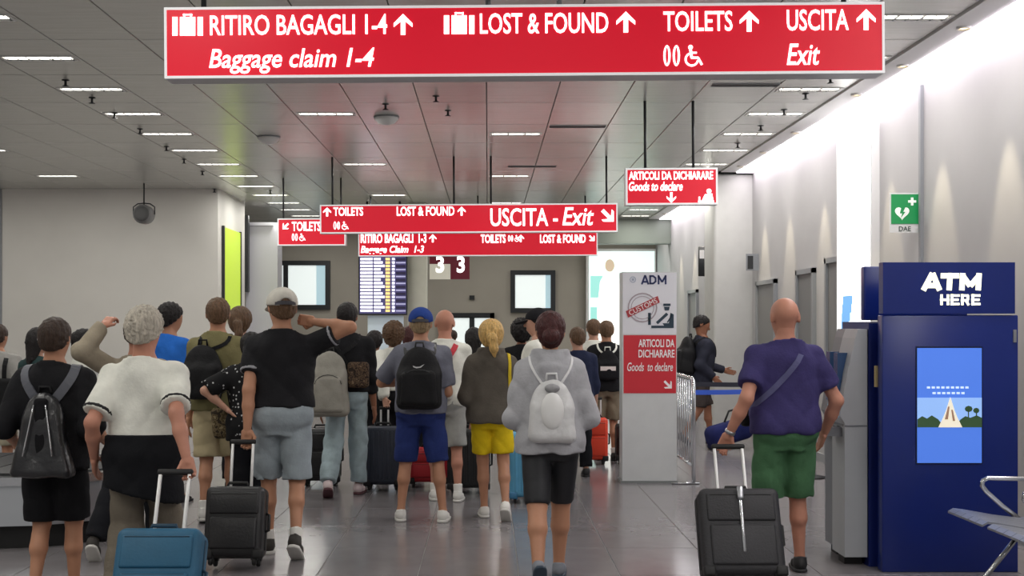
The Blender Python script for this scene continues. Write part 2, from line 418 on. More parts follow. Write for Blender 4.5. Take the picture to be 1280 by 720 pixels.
# ---- cove light along the right wall and its downlights
M_strip = glow('strip_white', (255,246,255), 6.5)
for ya, yb in ((-3.5,17.6),(18.6,25.5)):
    ls = empty('cove_light', (WX-0.24, (ya+yb)/2, CEIL-0.02), label='long bright white cove light along the right wall top, ' + ('in front of' if ya < 0 else 'beyond') + ' the column', cat='light')
    w = (yb-ya)/2
    MB().box((-0.245,-w,0.0),(0.24,w,0.03)).build('housing', M_white, ls)
    MB().box((-0.02,-w+0.02,-0.012),(0.225,w-0.02,0.0)).build('diffuser', M_strip, ls)
for y in [0.0,2.6,5.2,7.65,8.98,10.3,11.6,13.9,15.5,16.9,19.4,21,22.6,24.2]:
    d = empty('wall_washer', (WX-0.34, y, CEIL-0.035), label='small recessed ceiling downlight washing the right wall with a warm beam', cat='light', group='wall washing downlights')
    MB().lathe([(0.035,0.03),(0.045,0.0),(0.05,-0.004),(0.052,0.0),(0.052,0.03)], 14).build('trim_ring', M_white, d)
    MB().lathe([(0.03,0.012),(0.03,0.008)], 12).build('lens', glow('warm_lens', (255,226,170), 6), d)
    L = bpy.data.lights.new('spot', 'SPOT'); L.energy = 115; L.color = (1.0,0.88,0.62); L.spot_size = math.radians(30); L.spot_blend = 0.6; L.shadow_soft_size = 0.02
    lo = bpy.data.objects.new('downlight_beam', L); C.objects.link(lo); lo.parent = d; lo.location = (0,0,-0.03); lo.rotation_euler = (0,math.radians(-9),0)

# ---- ceiling luminaires
M_lum = glow('luminaire_tube', (255,252,240), 3.5)
lum = []
for i in range(-10, 11):
    y = PY0+(i+0.5)*PD
    lum.append((PX0-5.5*PW, y)); lum.append((PX0+4.5*PW, y))
    if i % 3 == 0: lum.append((PX0-2.5*PW, y)); lum.append((PX0+0.5*PW, y+PD))
    if i % 2 == 0: lum.append((PX0-9.5*PW, y)); lum.append((PX0-13.5*PW, y))
f_me = MB().box((-0.31,-0.09,-0.006),(-0.29,0.09,0.0)).box((0.29,-0.09,-0.006),(0.31,0.09,0.0)).box((-0.29,-0.09,-0.006),(0.29,-0.075,0)).box((-0.29,0.075,-0.006),(0.29,0.09,0)).mesh('frame'); f_me.materials.append(M_white)
t_me = MB().box((-0.28,-0.06,-0.005),(-0.1,0.02,-0.001)).box((-0.08,-0.06,-0.005),(0.1,0.02,-0.001)).box((0.12,-0.06,-0.005),(0.28,0.02,-0.001)).mesh('tube'); t_me.materials.append(M_lum)
l_me = MB()
for k in range(7): l_me.box((-0.27+k*0.09,-0.075,-0.008),(-0.264+k*0.09,0.075,0))
l_me = l_me.mesh('louvre'); l_me.materials.append(M_greyp)
lamp = bpy.data.lights.new('luminaire_light', 'AREA'); lamp.shape = 'RECTANGLE'; lamp.size = 0.56; lamp.size_y = 0.12; lamp.energy = 14; lamp.color = (1.0,0.98,0.93)
for (x, y) in lum:
    if y > BACK-0.8 or (y > LWY-0.4 and x < LWX+0.2): continue
    where = 'in the row beside the cove light' if x > 2 else 'in the row over the middle of the hall' if x > -2.5 else 'in the long row left of the signs' if x > -5 else 'in the outer rows by the far side wall'
    d = empty('ceiling_light', (x, y, CEIL), label='recessed louvred strip light '+where, cat='light', group='recessed ceiling lights '+where)
    link('frame', f_me, None, d); link('tube', t_me, None, d); link('louvre', l_me, None, d)['kind'] = 'stuff'
    lo = bpy.data.objects.new('lamp', lamp); C.objects.link(lo); lo.parent = d; lo.location = (0,0,-0.03)

# ---- sprinklers, air slots, dome detectors on the ceiling
spr_me = MB().lathe([(0.035,0.0),(0.035,-0.006),(0.012,-0.01),(0.012,-0.05),(0.03,-0.055),(0.03,-0.06)], 10).mesh('head'); spr_me.materials.append(M_dark)
def cat_y(v): return (CEIL-CAMZ)*FPX/(V0-v)
for (u, v) in [(82,100),(115,122),(143,141),(175,161),(208,183),(230,199),(253,214),(545,120),(560,138),(1038,96),(1007,117),(980,137),(951,157),(922,179),(268,236),(338,238),(482,130)]:
    y = cat_y(v); o = link('sprinkler', spr_me, None); o.location = ((u-U0)/FPX*y, y, CEIL); w_ = 'near the cove light' if u > 900 else 'in the row before the white wall' if u < 300 else 'over the red signs'; tag(o, 'small dark sprinkler head '+w_, 'sprinkler', 'ceiling sprinklers '+w_)
for (u, v, w, w_) in [(722,158,70,'between the two longest red signs'),(932,106,84,'toward the cove light'),(665,208,60,'close above the uscita sign')]:
    y = cat_y(v); d = empty('air_slot', ((u-U0)/FPX*y, y, CEIL), label='dark narrow ceiling air slot '+w_, cat='vent', group='ceiling air slots'); h = w/FPX*y/2
    MB().box((-h,-0.06,-0.004),(h,0.06,0)).build('slot', M_seam, d); MB().box((-h,-0.075,-0.007),(h,-0.06,0)).box((-h,0.06,-0.007),(h,0.075,0)).build('frame', M_greyp, d)
for (u, v, w_) in [(336,171,'above the short toilets sign'),(483,146,'above the lost and found lettering')]:
    y = cat_y(v); d = empty('smoke_detector', ((u-U0)/FPX*y, y, CEIL), label='white domed ceiling detector '+w_, cat='detector', group='ceiling detectors')
    MB().lathe([(0.13,0),(0.13,-0.03),(0.09,-0.07),(0.03,-0.09)], 16).build('dome', M_white, d); MB().lathe([(0.14,0),(0.14,-0.012)], 16).build('base', M_greyp, d)

# ================================================================== hanging signs
M_red = glow('sign_red', (203,8,38), 0.62); M_sw = glow('sign_white', (255,255,255), 1.9); M_edge = mat('sign_edge', (225,225,226), 0.3, emit=0.5)
def sign(Y, u0, v0, u1, v1, tilt, label, depth=0.14, rods=()):
    cu, cv = (u0+u1)/2, (v0+v1)/2; c = px(cu, cv, Y)
    r = empty('hanging_sign', c, label=label, cat='sign', group='red hanging airport signs'); r.rotation_euler = (0, tilt, 0)
    W = (u1-u0)/FPX*Y/2; H = (v1-v0)/FPX*Y/2; e = 0.012*Y/6 if Y < 8 else 0.018
    MB().box((-W,0,-H),(W,depth,H)).build('housing', mat('sign_case', (190,188,190), 0.4), r)
    MB().box((-W,-0.012,-H),(W,0,-H+e)).box((-W,-0.012,H-e),(W,0,H)).box((-W,-0.012,-H+e),(-W+e,0,H-e)).box((W-e,-0.012,-H+e),(W,0,H-e)).build('frame', M_edge, r)
    MB().box((-W+e,-0.006,-H+e),(W-e,0,H-e)).build('red_face', M_red, r)
    for x in rods: MB().tube([(x*W,depth/2,H),(x*W,depth/2,CEIL-c.z+0.0)], 0.014).build('hanger_rod', M_dark, r)
    return r, Plane(r, Y, -0.006, tilt)
def icon_case(pl, u, v, w, h):
    pl.polys('suitcase_icon', [rect(u,v+h*0.14,u+w*0.17,v+h), rect(u+w*0.25,v+h*0.14,u+w*0.75,v+h), rect(u+w*0.83,v+h*0.14,u+w,v+h), rect(u+w*0.36,v,u+w*0.64,v+h*0.06), rect(u+w*0.36,v,u+w*0.41,v+h*0.14), rect(u+w*0.59,v,u+w*0.64,v+h*0.14)], M_sw)
def icon_wc(pl, u, v, h):
    pl.polys('toilet_icon', ringpolys(u+h*0.17,v+h*0.5,h*0.17,h*0.1,ry=h*0.5)+ringpolys(u+h*0.62,v+h*0.5,h*0.17,h*0.1,ry=h*0.5), M_sw)
    a = u+h*1.0
    pl.polys('wheelchair_icon', ringpolys(a+h*0.36,v+h*0.68,h*0.34,h*0.09,a0=110,a1=350)+[ell(a+h*0.3,v+h*0.1,h*0.11,h*0.11), bar2(a+h*0.3,v+h*0.2,a+h*0.36,v+h*0.62,h*0.12), bar2(a+h*0.34,v+h*0.36,a+h*0.6,v+h*0.36,h*0.08), bar2(a+h*0.34,v+h*0.6,a+h*0.68,v+h*0.6,h*0.1), bar2(a+h*0.66,v+h*0.6,a+h*0.85,v+h*0.94,h*0.1)], M_sw)
# nearest sign
r, pl = sign(6.0, 206, 6.5, 1105, 95, -0.0078, 'long red hanging sign reading ritiro bagagli, lost and found, toilets and uscita', rods=(-0.9,-0.1,0.1,0.9))
icon_case(pl, 216, 18, 38, 27)
pl.text('RITIRO BAGAGLI 1-4', (263,18,484,45), M_sw)
pl.poly('arrow', arrow(504,31,13,90), M_sw)
pl.text('Baggage claim 1-4', (262,60,468,93), M_sw, shear=0.22)
icon_case(pl, 555, 16, 38, 27)
pl.text('LOST & FOUND', (600,16,760,43), M_sw)
pl.poly('arrow', arrow(782,28,13,90), M_sw)
pl.text('TOILETS', (829,14,915,40), M_sw)
pl.poly('arrow', arrow(936,27,13,90), M_sw)
icon_wc(pl, 829, 57, 26)
pl.text('USCITA', (983,12,1060,39), M_sw)
pl.poly('arrow', arrow(1082,25,13,90), M_sw)
pl.text('Exit', (983,55,1024,82), M_sw, shear=0.22)
# uscita / exit sign
r, pl = sign(16.0, 400, 255, 772, 291, -0.006, 'red hanging sign reading toilets, lost and found, uscita exit', rods=(-0.92,-0.1,0.15,0.93))
pl.poly('arrow', arrow(409,265,5.5,90), M_sw)
pl.text('TOILETS', (417,259,454,270), M_sw, bold=0.02); icon_wc(pl, 417, 277, 10)
pl.text('LOST & FOUND', (496,258,568,270), M_sw, bold=0.02); pl.poly('arrow', arrow(577,264,5.5,90), M_sw)
pl.text('USCITA -', (613,260,697,283), M_sw); pl.text('Exit', (703,259,742,282), M_sw, shear=0.22)
pl.poly('arrow', arrow(760,270,10,-45), M_sw)
# third sign, behind
r, pl = sign(21.0, 448, 288, 747, 320, -0.004, 'red hanging sign reading ritiro bagagli baggage claim 1-3 above the flight display', rods=(-0.9,0.0,0.9))
pl.text('RITIRO BAGAGLI  1-3', (451,292,533,304), M_sw, bold=0.025); pl.poly('arrow', arrow(541,298,5,90), M_sw)
pl.text('Baggage Claim  1-3', (451,307,530,319), M_sw, shear=0.22, bold=0.02)
pl.text('TOILETS', (601,293,632,304), M_sw, bold=0.025); icon_wc(pl, 635, 294, 8); pl.poly('arrow', arrow(651,298,4.5,90), M_sw)
pl.text('LOST & FOUND', (675,293,732,304), M_sw, bold=0.025); pl.poly('arrow', arrow(740,298,4.5,-45), M_sw)
# toilets sign
r, pl = sign(18.4, 347, 273, 432, 307, -0.004, 'short red hanging sign reading toilets with a down-left arrow', rods=(-0.85,0.85))
pl.poly('arrow', arrow(357,283,5,225), M_sw); pl.text('TOILETS', (365,277,401,289), M_sw, bold=0.02); icon_wc(pl, 365, 292, 9)
# goods to declare sign
r, pl = sign(12.0, 782, 210, 897, 256, -0.006, 'small red hanging sign reading articoli da dichiarare, goods to declare', rods=(-0.55,0.5))
pl.text('ARTICOLI DA DICHIARARE', (786,214,891,225), M_sw, bold=0.025); pl.text('Goods to declare', (786,227,853,239), M_sw, shear=0.22, bold=0.02)
pl.poly('arrow', arrow(839,247,6.5,-90), M_sw)
pl.polys('customs_icon', [ell(886,239,3,3), [(876,253),(881,243),(890,242),(892,253)], rect(873,246,875,253), rect(873,251,892,253)], M_sw)
# gate / belt number sign
r = empty('belt_number_sign', px(562,333,24), label='square hanging sign with a white 3 on cream and on maroon halves', cat='sign'); pl = Plane(r, 24, 0.0)
pl.poly('cream_half', rect(537,330,563,349), mat('cream_sign', (226,222,208), 0.5, emit=0.25), off=-0.08, th=0.08)
pl.polys('maroon_half', [rect(563,314,587,349), rect(537,314,563,330)], mat('maroon_sign', (104,26,44), 0.5, emit=0.2), off=-0.08, th=0.08)
pl.text('3', (545,320,555,341), M_sw, bold=0.03); pl.text('3', (571,320,581,341), M_sw, bold=0.03)
MB().tube([(-0.2,0.04,0.3),(-0.2,0.04,CEIL-r.location.z)], 0.015).tube([(0.2,0.04,0.3),(0.2,0.04,CEIL-r.location.z)], 0.015).build('hanger_rod', M_dark, r)

# flight display
fd = empty('flight_display', (px(479,392,22).x, 22, px(479,392,22).z), label='lit flight information display board with rows of arrivals', cat='display'); pl = Plane(fd, 22, -0.01)
pl.poly('housing', rect(448,306,509,394), M_dark, off=-0.12, th=0.12)
pl.poly('screen', rect(449.5,308,507.5,392), glow('screen_navy', (70,66,110), 0.6))
wl_, gd, bl = [], [], []
for k in range(19):
    v = 309.5+k*4.3
    wl_ += [rect(450.5,v,466,v+2.9), rect(467.5,v,476+5*((k*7) % 3)/2,v+2.9)]
    gd.append(rect(482,v,487.5,v+3)); wl_.append(rect(490,v,493.5,v+2.9)); bl.append(rect(495,v+(0.2 if k % 2 else 0.9),507,v+(3.8 if k % 2 else 2.6)))
pl.polys('text_rows', wl_, glow('screen_white', (238,236,252), 1.1), off=0.004, th=0.002)['kind'] = 'stuff'
pl.polys('time_column', gd, glow('screen_amber', (240,205,130), 1.0), off=0.004, th=0.002)
pl.polys('status_column', [b for i, b in enumerate(bl) if i % 2], glow('screen_dark', (40,34,62), 0.5), off=0.004, th=0.002)
pl.polys('status_column', [b for i, b in enumerate(bl) if i % 2 == 0], glow('screen_lilac', (160,158,190), 0.8), off=0.004, th=0.002)
MB().tube([(-0.3,0.06,1.2),(-0.3,0.06,CEIL-fd.location.z)], 0.02).tube([(0.3,0.06,1.2),(0.3,0.06,CEIL-fd.location.z)], 0.02).build('hanger_rod', M_dark, fd)
nb = empty('notice_panel', (px(482,404,22.1).x, 22.1, 0), label='pale blue standing notice panel under the flight display', cat='panel')
MB().rbox((-0.33,-0.02,0.08),(0.33,0.03,1.76), 0.012, 2).build('board', mat('pale_blue_board', (196,208,220), 0.4, emit=0.15), nb)
MB().box((-0.36,-0.2,0),(0.36,0.2,0.05)).box((-0.2,-0.01,0.04),(0.2,0.02,0.1)).build('base', M_greyp, nb)

# ================================================================== customs totem
TY = 12.15
to = empty('customs_totem', (px(812,604,TY).x, TY, 0), label='tall white and red customs totem sign about goods to declare', cat='sign'); pl = Plane(to, TY, 0.0)
M_tot = mat('totem_white', (206,208,208), 0.4, vary=0.03)
pl.poly('body', rect(778,340,846,601), M_tot, off=-0.28, th=0.28)
pl.poly('base', rect(776,601,847,604.5), mat('totem_base', (130,134,134), 0.4), off=-0.29, th=0.30)
pl.poly('white_print', rect(778.5,341,845.5,418), mat('totem_print', (224,224,230), 0.5))
pl.poly('red_print', rect(779.5,419,845,491.5), mat('totem_red', (205,44,56), 0.5))
NV = mat('print_navy', (44,54,102), 0.5); PR = mat('print_red', (176,60,66), 0.5); PW_ = mat('print_white', (244,240,240), 0.5); PG = mat('print_teal', (36,56,72), 0.5)

def block(ch, u, v, w, h, t, sl=0.0):
    def q(x, y): return (u+x*w+sl*(1-y)*h, v+y*h)
    def seg(x0, y0, x1, y1): (a, b), (c, d) = q(x0, y0), q(x1, y1); return bar2(a, b, c, d, t)
    tx, ty = t/w/2, t/h/2
    return {'A': [seg(tx, 1, .5, 0), seg(1-tx, 1, .5, 0), seg(.25, .72, .75, .72)], 'T': [seg(0, ty, 1, ty), seg(.5, 0, .5, 1)],
            'D': [seg(tx, 0, tx, 1), seg(0, ty, .6, ty), seg(0, 1-ty, .6, 1-ty), seg(.55, ty, 1-tx, .32), seg(1-tx, .25, 1-tx, .75), seg(1-tx, .68, .55, 1-ty)],
            'M': [seg(tx, 0, tx, 1), seg(1-tx, 0, 1-tx, 1), seg(tx, ty, .5, .75), seg(1-tx, ty, .5, .75)], 'H': [seg(tx, 0, tx, 1), seg(1-tx, 0, 1-tx, 1), seg(0, .5, 1, .5)],
            'E': [seg(tx, 0, tx, 1), seg(0, ty, 1, ty), seg(0, .5, .9, .5), seg(0, 1-ty, 1, 1-ty)], 'R': [seg(tx, 0, tx, 1), seg(0, ty, .85, ty), seg(0, .55, .85, .55), seg(.9-tx, .1, .9-tx, .5), seg(.5, .5, 1-tx, 1)]}[ch]
for ch, u, w in (('A',801,10.5),('D',811.5,9),('M',822,11)): pl.polys('letter', block(ch, u, 344, w, 11.5, 2.2), NV, off=0.004)
pl.polys('crest', ringpolys(791,349.5,4,1,10)+[rect(789.5,348,792.5,351)], mat('print_grey', (170,178,196), 0.5), off=0.004)
pl.polys('stamp_ring', ringpolys(803,384.5,18.5,1.6,24)+ringpolys(803,384.5,14.5,0.8,20), mat('print_pale', (168,156,162), 0.5), off=0.004)
pl.polys('stamp_banner', [[(782,389),(822,370),(824.5,378),(785,397)]], PR, off=0.006)
tx = pl.text('CUSTOMS', (-19,-3.2,19,3.2), PW_, bold=0.0, off=0.010)
a = pl.p(0, 0); c = pl.p(803.5, 383.5); ang = math.radians(25.5); V = np.empty(len(tx.data.vertices)*3, np.float32); tx.data.vertices.foreach_get('co', V); V = V.reshape(-1, 3)
x, z = V[:, 0]-a[0], V[:, 2]-a[1]; V[:, 0] = c[0]+x*math.cos(ang)-z*math.sin(ang); V[:, 2] = c[1]+x*math.sin(ang)+z*math.cos(ang); tx.data.vertices.foreach_set('co', V.ravel()); tx.data.update()
pl.polys('customs_officer_icon', [rect(829,379.5,838,382.5), [(830,383.5),(837,383.5),(836,388),(831,388)], [(838,391),(842,393),(842,407),(830,407),(828,404),(836,404)], bar2(821,404,834,392,3.6), rect(810,391,813.5,406), rect(814,407,842,410), bar2(834,403,840,394,1.5)], PG, off=0.004)
pl.text('ARTICOLI DA', (798,424,843,434), PW_, bold=0.02, off=0.004)
pl.text('DICHIARARE', (798,437,843,447), PW_, bold=0.02, off=0.004)
pl.text('Goods  to declare', (784,453,841,464), PW_, shear=0.22, bold=0.01, off=0.004)
pl.poly('arrow', arrow(835,481,6.5,-45), PW_, off=0.004)

# crowd barrier, receding beside the totem
bx0 = px(867,605,12.05).x
cb = empty('crowd_barrier', (bx0, 12.05, 0), label='steel tube crowd barrier running back beside the customs totem', cat='barrier')
MB().tube([(0,0,0.02),(0,0,0.98),(0,0.03,1.04),(0,0.08,1.06),(0,1.9,1.06),(0,1.97,1.04),(0,2.0,0.98),(0,2.0,0.02)], 0.02, 10).build('frame', M_chrome, cb)
MB().tube([(0,0.01,0.18),(0,1.99,0.18)], 0.015).build('lower_rail', M_chrome, cb)
for k in range(13): MB().tube([(0,0.14+k*0.143,0.18),(0,0.14+k*0.143,1.05)], 0.009, 6).build('bar', M_chrome, cb)
for y in (0.0, 2.0): MB().tube([(-0.22,y,0.012),(0.06,y,0.012)], 0.012).build('foot', M_chrome, cb)
# stanchion and belts
st = empty('stanchion', (px(1012,600,12.6).x, 12.6, 0), label='black stanchion post with blue and black retractable belts tied to the barrier', cat='barrier')
MB().lathe([(0.17,0),(0.17,0.012),(0.06,0.03),(0.03,0.035)], 20).build('base', M_black, st)
MB().lathe([(0.03,0.03),(0.03,0.86)], 14).build('post', M_black, st); MB().lathe([(0.036,0.86),(0.036,1.0),(0.03,1.01)], 14).build('head', M_black, st)
def belt(z, m, dz, dy):
    a = Vector((-0.03,0,z)); b = Vector((bx0-st.location.x+0.02, 12.05-12.6+dy, z-0.005)); pts = [a.lerp(b, t/8)+Vector((0,0,-dz*4*(t/8)*(1-t/8))) for t in range(9)]
    MB().ribbon(pts, [(0,1,0)]*9, 0.048, 0.004).build('belt', m, st)
belt(0.93, mat('blue_webbing', (44,84,190), 0.6), 0.01, 0.0); belt(0.985, mat('black_webbing', (34,36,50), 0.6), 0.01, 0.6)
# navy duffel lying on the floor
db = empty('duffel_bag', (px(912,561,15.4).x, 15.4, 0), label='navy blue duffel bag on the floor beyond the barrier belt', cat='bag'); db.rotation_euler = (0,0,0.25)
MB().rbox((-0.28,-0.16,0.0),(0.32,0.16,0.27), 0.10, 5, Matrix.Rotation(-0.25,4,'Y') @ Matrix.Translation((0.02,0,0.08))).build('body', fabric('duffel_navy', (30,36,86)), db)
MB().tube([(-0.12,-0.1,0.36),(-0.06,-0.1,0.5),(0.1,-0.1,0.54),(0.16,-0.1,0.44)], 0.014).build('handle', M_black, db)
MB().rbox((-0.27,-0.12,0),(-0.15,0.12,0.16),0.04,3).build('end_pocket', fabric('duffel_dark', (26,28,60)), db)

# ================================================================== cash machines
M_navy = mat('atm_navy', (15,37,114), 0.28, vary=0.06, vscale=2); M_navy2 = mat('atm_navy_side', (18,34,104), 0.35)
M_atm = mat('atm_grey', (168,171,174), 0.4, vary=0.03); M_atmd = mat('atm_dark_grey', (112,115,120), 0.4)
AY = 7.8
ak = empty('atm_kiosk', (px(1186,720,AY).x, AY, 0), label='navy cash machine kiosk with lit ATM HERE header and blue screen', cat='kiosk'); pl = Plane(ak, AY, 0.0)
pl.poly('header', rect(1103,328,1268,392), M_navy, off=-0.07, th=0.08)
b = pl.p(1103, 394); e = pl.p(1273, 394); hd = pl.p(1268, 328)
MB().rbox((b[0],0.0,0.0),(e[0],0.10,b[1]), 0.008, 2).build('front_panel', M_navy, ak)
MB().box((b[0]+0.05,0.10,0.0),(e[0]-0.03,1.05,1.63)).build('housing', M_navy2, ak)
pl.poly('hinge', rect(1266,412,1270,428), M_steel, off=0.0, th=0.01)
pl.poly('screen_bezel', rect(1144.5,433,1228,580), mat('bezel', (14,22,60), 0.3), th=0.006)
# screen: flat print of a sky, a monument and water
sc = pl.poly('screen', rect(1146,435,1226.5,578.5), glow('atm_sky', (70,112,204), 0.8), off=0.004)
pl.poly('screen_image', rect(1146,497,1226.5,534), glow('atm_sky_pale', (132,168,222), 0.8), off=0.0085, th=0.001)
pl.polys('screen_image', [[(1146,534),(1146,524),(1152,520),(1158,523),(1164,519),(1172,524),(1176,529),(1196,529),(1200,524),(1206,520),(1212,522),(1220,519),(1226.5,522),(1226.5,534)], rect(1209,510,1210.5,522), rect(1219,512,1220.5,522), ell(1210,511,5,4,8), ell(1219.5,513,4,3.5,8)], glow('atm_trees', (46,70,44), 0.7), off=0.010, th=0.001)
pl.polys('screen_image', [[(1172,534),(1178,522),(1182,512),(1185,502),(1187,496),(1189,502),(1192,512),(1196,522),(1202,534)]], glow('atm_tower', (214,206,186), 0.85), off=0.0115, th=0.001)
pl.polys('screen_image', [[(1180,524),(1184,508),(1186,508),(1184,524)], [(1190,526),(1188,512),(1190,512),(1193,526)]], glow('atm_tower_shade', (140,110,92), 0.7), off=0.013, th=0.001)
pl.polys('screen_text', [rect(1158+k*6,483,1162+k*6,485.5) for k in range(9)]+[rect(1165+k*6,490,1169+k*6,492.5) for k in range(7)], glow('atm_text', (190,210,245), 0.9), off=0.0085, th=0.001)
M_aw = glow('atm_letters', (252,250,214), 1.25)
for ch, u, w in (('A',1150,27),('T',1174,23),('M',1198,27)): pl.polys('letter', block(ch, u, 341.5, w, 21.5, 6.6, .06), M_aw, off=0.010)
for k, ch in enumerate('HERE'): pl.polys('letter', block(ch, 1174.5+k*13, 368, 11, 13.5, 3.0), M_aw, off=0.010)
def atm(name, X, Y, label, m, wid=0.29, header=False, hz=1.62):
    r = empty(name, (X, Y, 0), label=label, cat='cash machine', group='cash machines')
    prof = [(0.0,0.06),(0.0,0.95),(-0.03,1.0),(0.02,1.3),(0.07,1.52),(0.09,1.58),(0.15,1.58),(0.15,0.06)]
    n = len(prof); vs = [(x, 0.0, z) for x, z in prof]+[(x, wid, z) for x, z in prof]
    MB().add(vs, [tuple(range(n)), tuple(range(2*n-1, n-1, -1))]+[(i, i+n, (i+1) % n+n, (i+1) % n) for i in range(n)]).build('body', m, r)
    MB().box((0.155,-0.015,0.0),(2.605-X,wid+0.015,hz)).build('surround', M_navy2, r)
    MB().box((-0.004,0.03,0.93),(0.15,wid-0.03,0.945)).box((-0.002,-0.004,0.93),(0.15,0,0.94)).build('seam', M_atmd, r)
    MB().box((0.02,0.08,0.0),(0.14,wid-0.08,0.07)).build('plinth', M_black, r)
    MB().box((-0.02,0.1,1.08),(0.05,wid-0.1,1.42), Matrix.Translation((0,0,0))).build('screen', mat('atm_screen', (40,60,90), 0.2, emit=0.3), r)
    MB().box((-0.11,0.06,0.86),(0.01,wid-0.06,0.92)).build('keypad_shelf', M_atmd, r)
    for k in range(4): MB().box((-0.09+0.025*k,0.10,0.92),(-0.072+0.025*k,0.2,0.93)).build('key', M_steel, r)
    MB().box((-0.035,0.05,0.99),(-0.01,0.1,1.05)).build('card_slot', glow('card_slot', (90,190,230), 0.6), r)
    if header: MB().rbox((0.22,0.10,1.64),(0.95,0.18,2.02),0.01,2).build('header', M_navy, r)
    return r
A1 = atm('cash_machine', px(1056,711,8.0).x, 8.0, 'light grey cash machine side beside the navy kiosk panel', M_atm)
A2 = atm('cash_machine', px(1046,690,8.34).x, 8.34, 'dark grey cash machine behind the light grey one, navy header on top', M_atmd, header=True)
MB().box((0.05,0,0),(0.09,0.004,0.14)).build('x', mat('tan_label', (190,170,120), 0.5)).name = 'label_plate'
o = bpy.data.objects['label_plate']; o.parent = ak; o.location = (b[0]-0.07, 0.1, 1.2)

# ================================================================== steel bench at the right edge
be = empty('waiting_bench', (3.08, 6.75, 0.0), label='perforated steel waiting bench with looped armrests before the kiosk', cat='bench')
M_seat = mat('seat_steel', (172,175,182), 0.35, metal=0.7, bump=0.3, bscale=140)
def seat_sheet(y0, y1):
    prof = [(a, z+0.035) for a, z in [(-0.36,0.475),(-0.33,0.492),(-0.27,0.485),(-0.1,0.455),(0.06,0.435),(0.14,0.45),(0.19,0.52),(0.25,0.7),(0.30,0.87)]]
    m = MB(); n = len(prof)
    for ka in range(5):
        ya = y0+(y1-y0)*ka/5+0.003; yb = y0+(y1-y0)*(ka+1)/5-0.003
        vs = []
        for (x, z) in prof: vs += [(x,ya,z),(x,yb,z),(x,yb,z-0.012),(x,ya,z-0.012)]
        fs = []
        for i in range(n-1):
            for k in range(4): fs.append((i*4+k, i*4+(k+1) % 4, i*4+4+(k+1) % 4, i*4+4+k))
        fs += [(3,2,1,0), tuple(n*4-4+k for k in range(4))]
        m.add(vs, fs)
    return m
for k in range(3): seat_sheet(0.1-k*0.56-0.25, 0.1-k*0.56+0.25).build('seat', M_seat, be)
MB().box((-0.04,-1.4,0.39),(0.04,0.4,0.455)).build('beam', M_dark, be)
for y in (0.38, -0.18, -0.74):
    MB().tube([(0.1,y,0.44),(-0.02,y,0.53),(-0.12,y,0.62),(-0.145,y,0.655),(-0.14,y,0.685),(-0.11,y,0.7),(0.12,y,0.695),(0.22,y,0.69)], 0.014, 10).build('armrest', M_chrome, be)
for y in (0.2, -1.2):
    MB().tube([(0,y,0.4),(-0.12,y,0.25),(-0.3,y,0.03),(-0.34,y,0.015)], 0.016, 8).tube([(0,y,0.4),(0.3,y,0.03),(0.34,y,0.015)], 0.016, 8).build('leg', M_chrome, be)

# ================================================================== baggage carousel at the left
cr = empty('baggage_carousel', (-4.4, 9.35, 0), label='stainless steel baggage carousel end behind the people at left', cat='carousel')
def stadium(hx, hy, n=10):
    r = hy; return [(hx-r+r*math.cos(a), r*math.sin(a)) for a in [(-math.pi/2+math.pi*i/n) for i in range(n+1)]]+[(-hx, hy), (-hx, -hy)]
def ext(poly, z0, z1, poly2=None):
    poly2 = poly2 or poly; n = len(poly)
    vs = [(x,y,z0) for x, y in poly]+[(x,y,z1) for x, y in poly2]
    return MB().add(vs, [tuple(range(n))[::-1], tuple(range(n, 2*n))]+[(i, (i+1) % n, (i+1) % n+n, i+n) for i in range(n)])
ext(stadium(1.62,0.72), 0, 0.17).build('plinth', M_black, cr)
ext(stadium(1.7,0.8), 0.17, 0.46, stadium(1.66,0.76)).build('skirt', M_steel, cr)
ext(stadium(1.72,0.82), 0.46, 0.52).build('rim', M_chrome, cr)
ext(stadium(1.6,0.7), 0.52, 0.53).build('belt', M_black, cr)
for k in range(9):
    x = -1.5+k*0.28; MB().box((x,-0.69,0.53),(x+0.265,0.69,0.537)).build('belt_plate', mat('belt_plate', (52,52,54), 0.5), cr)

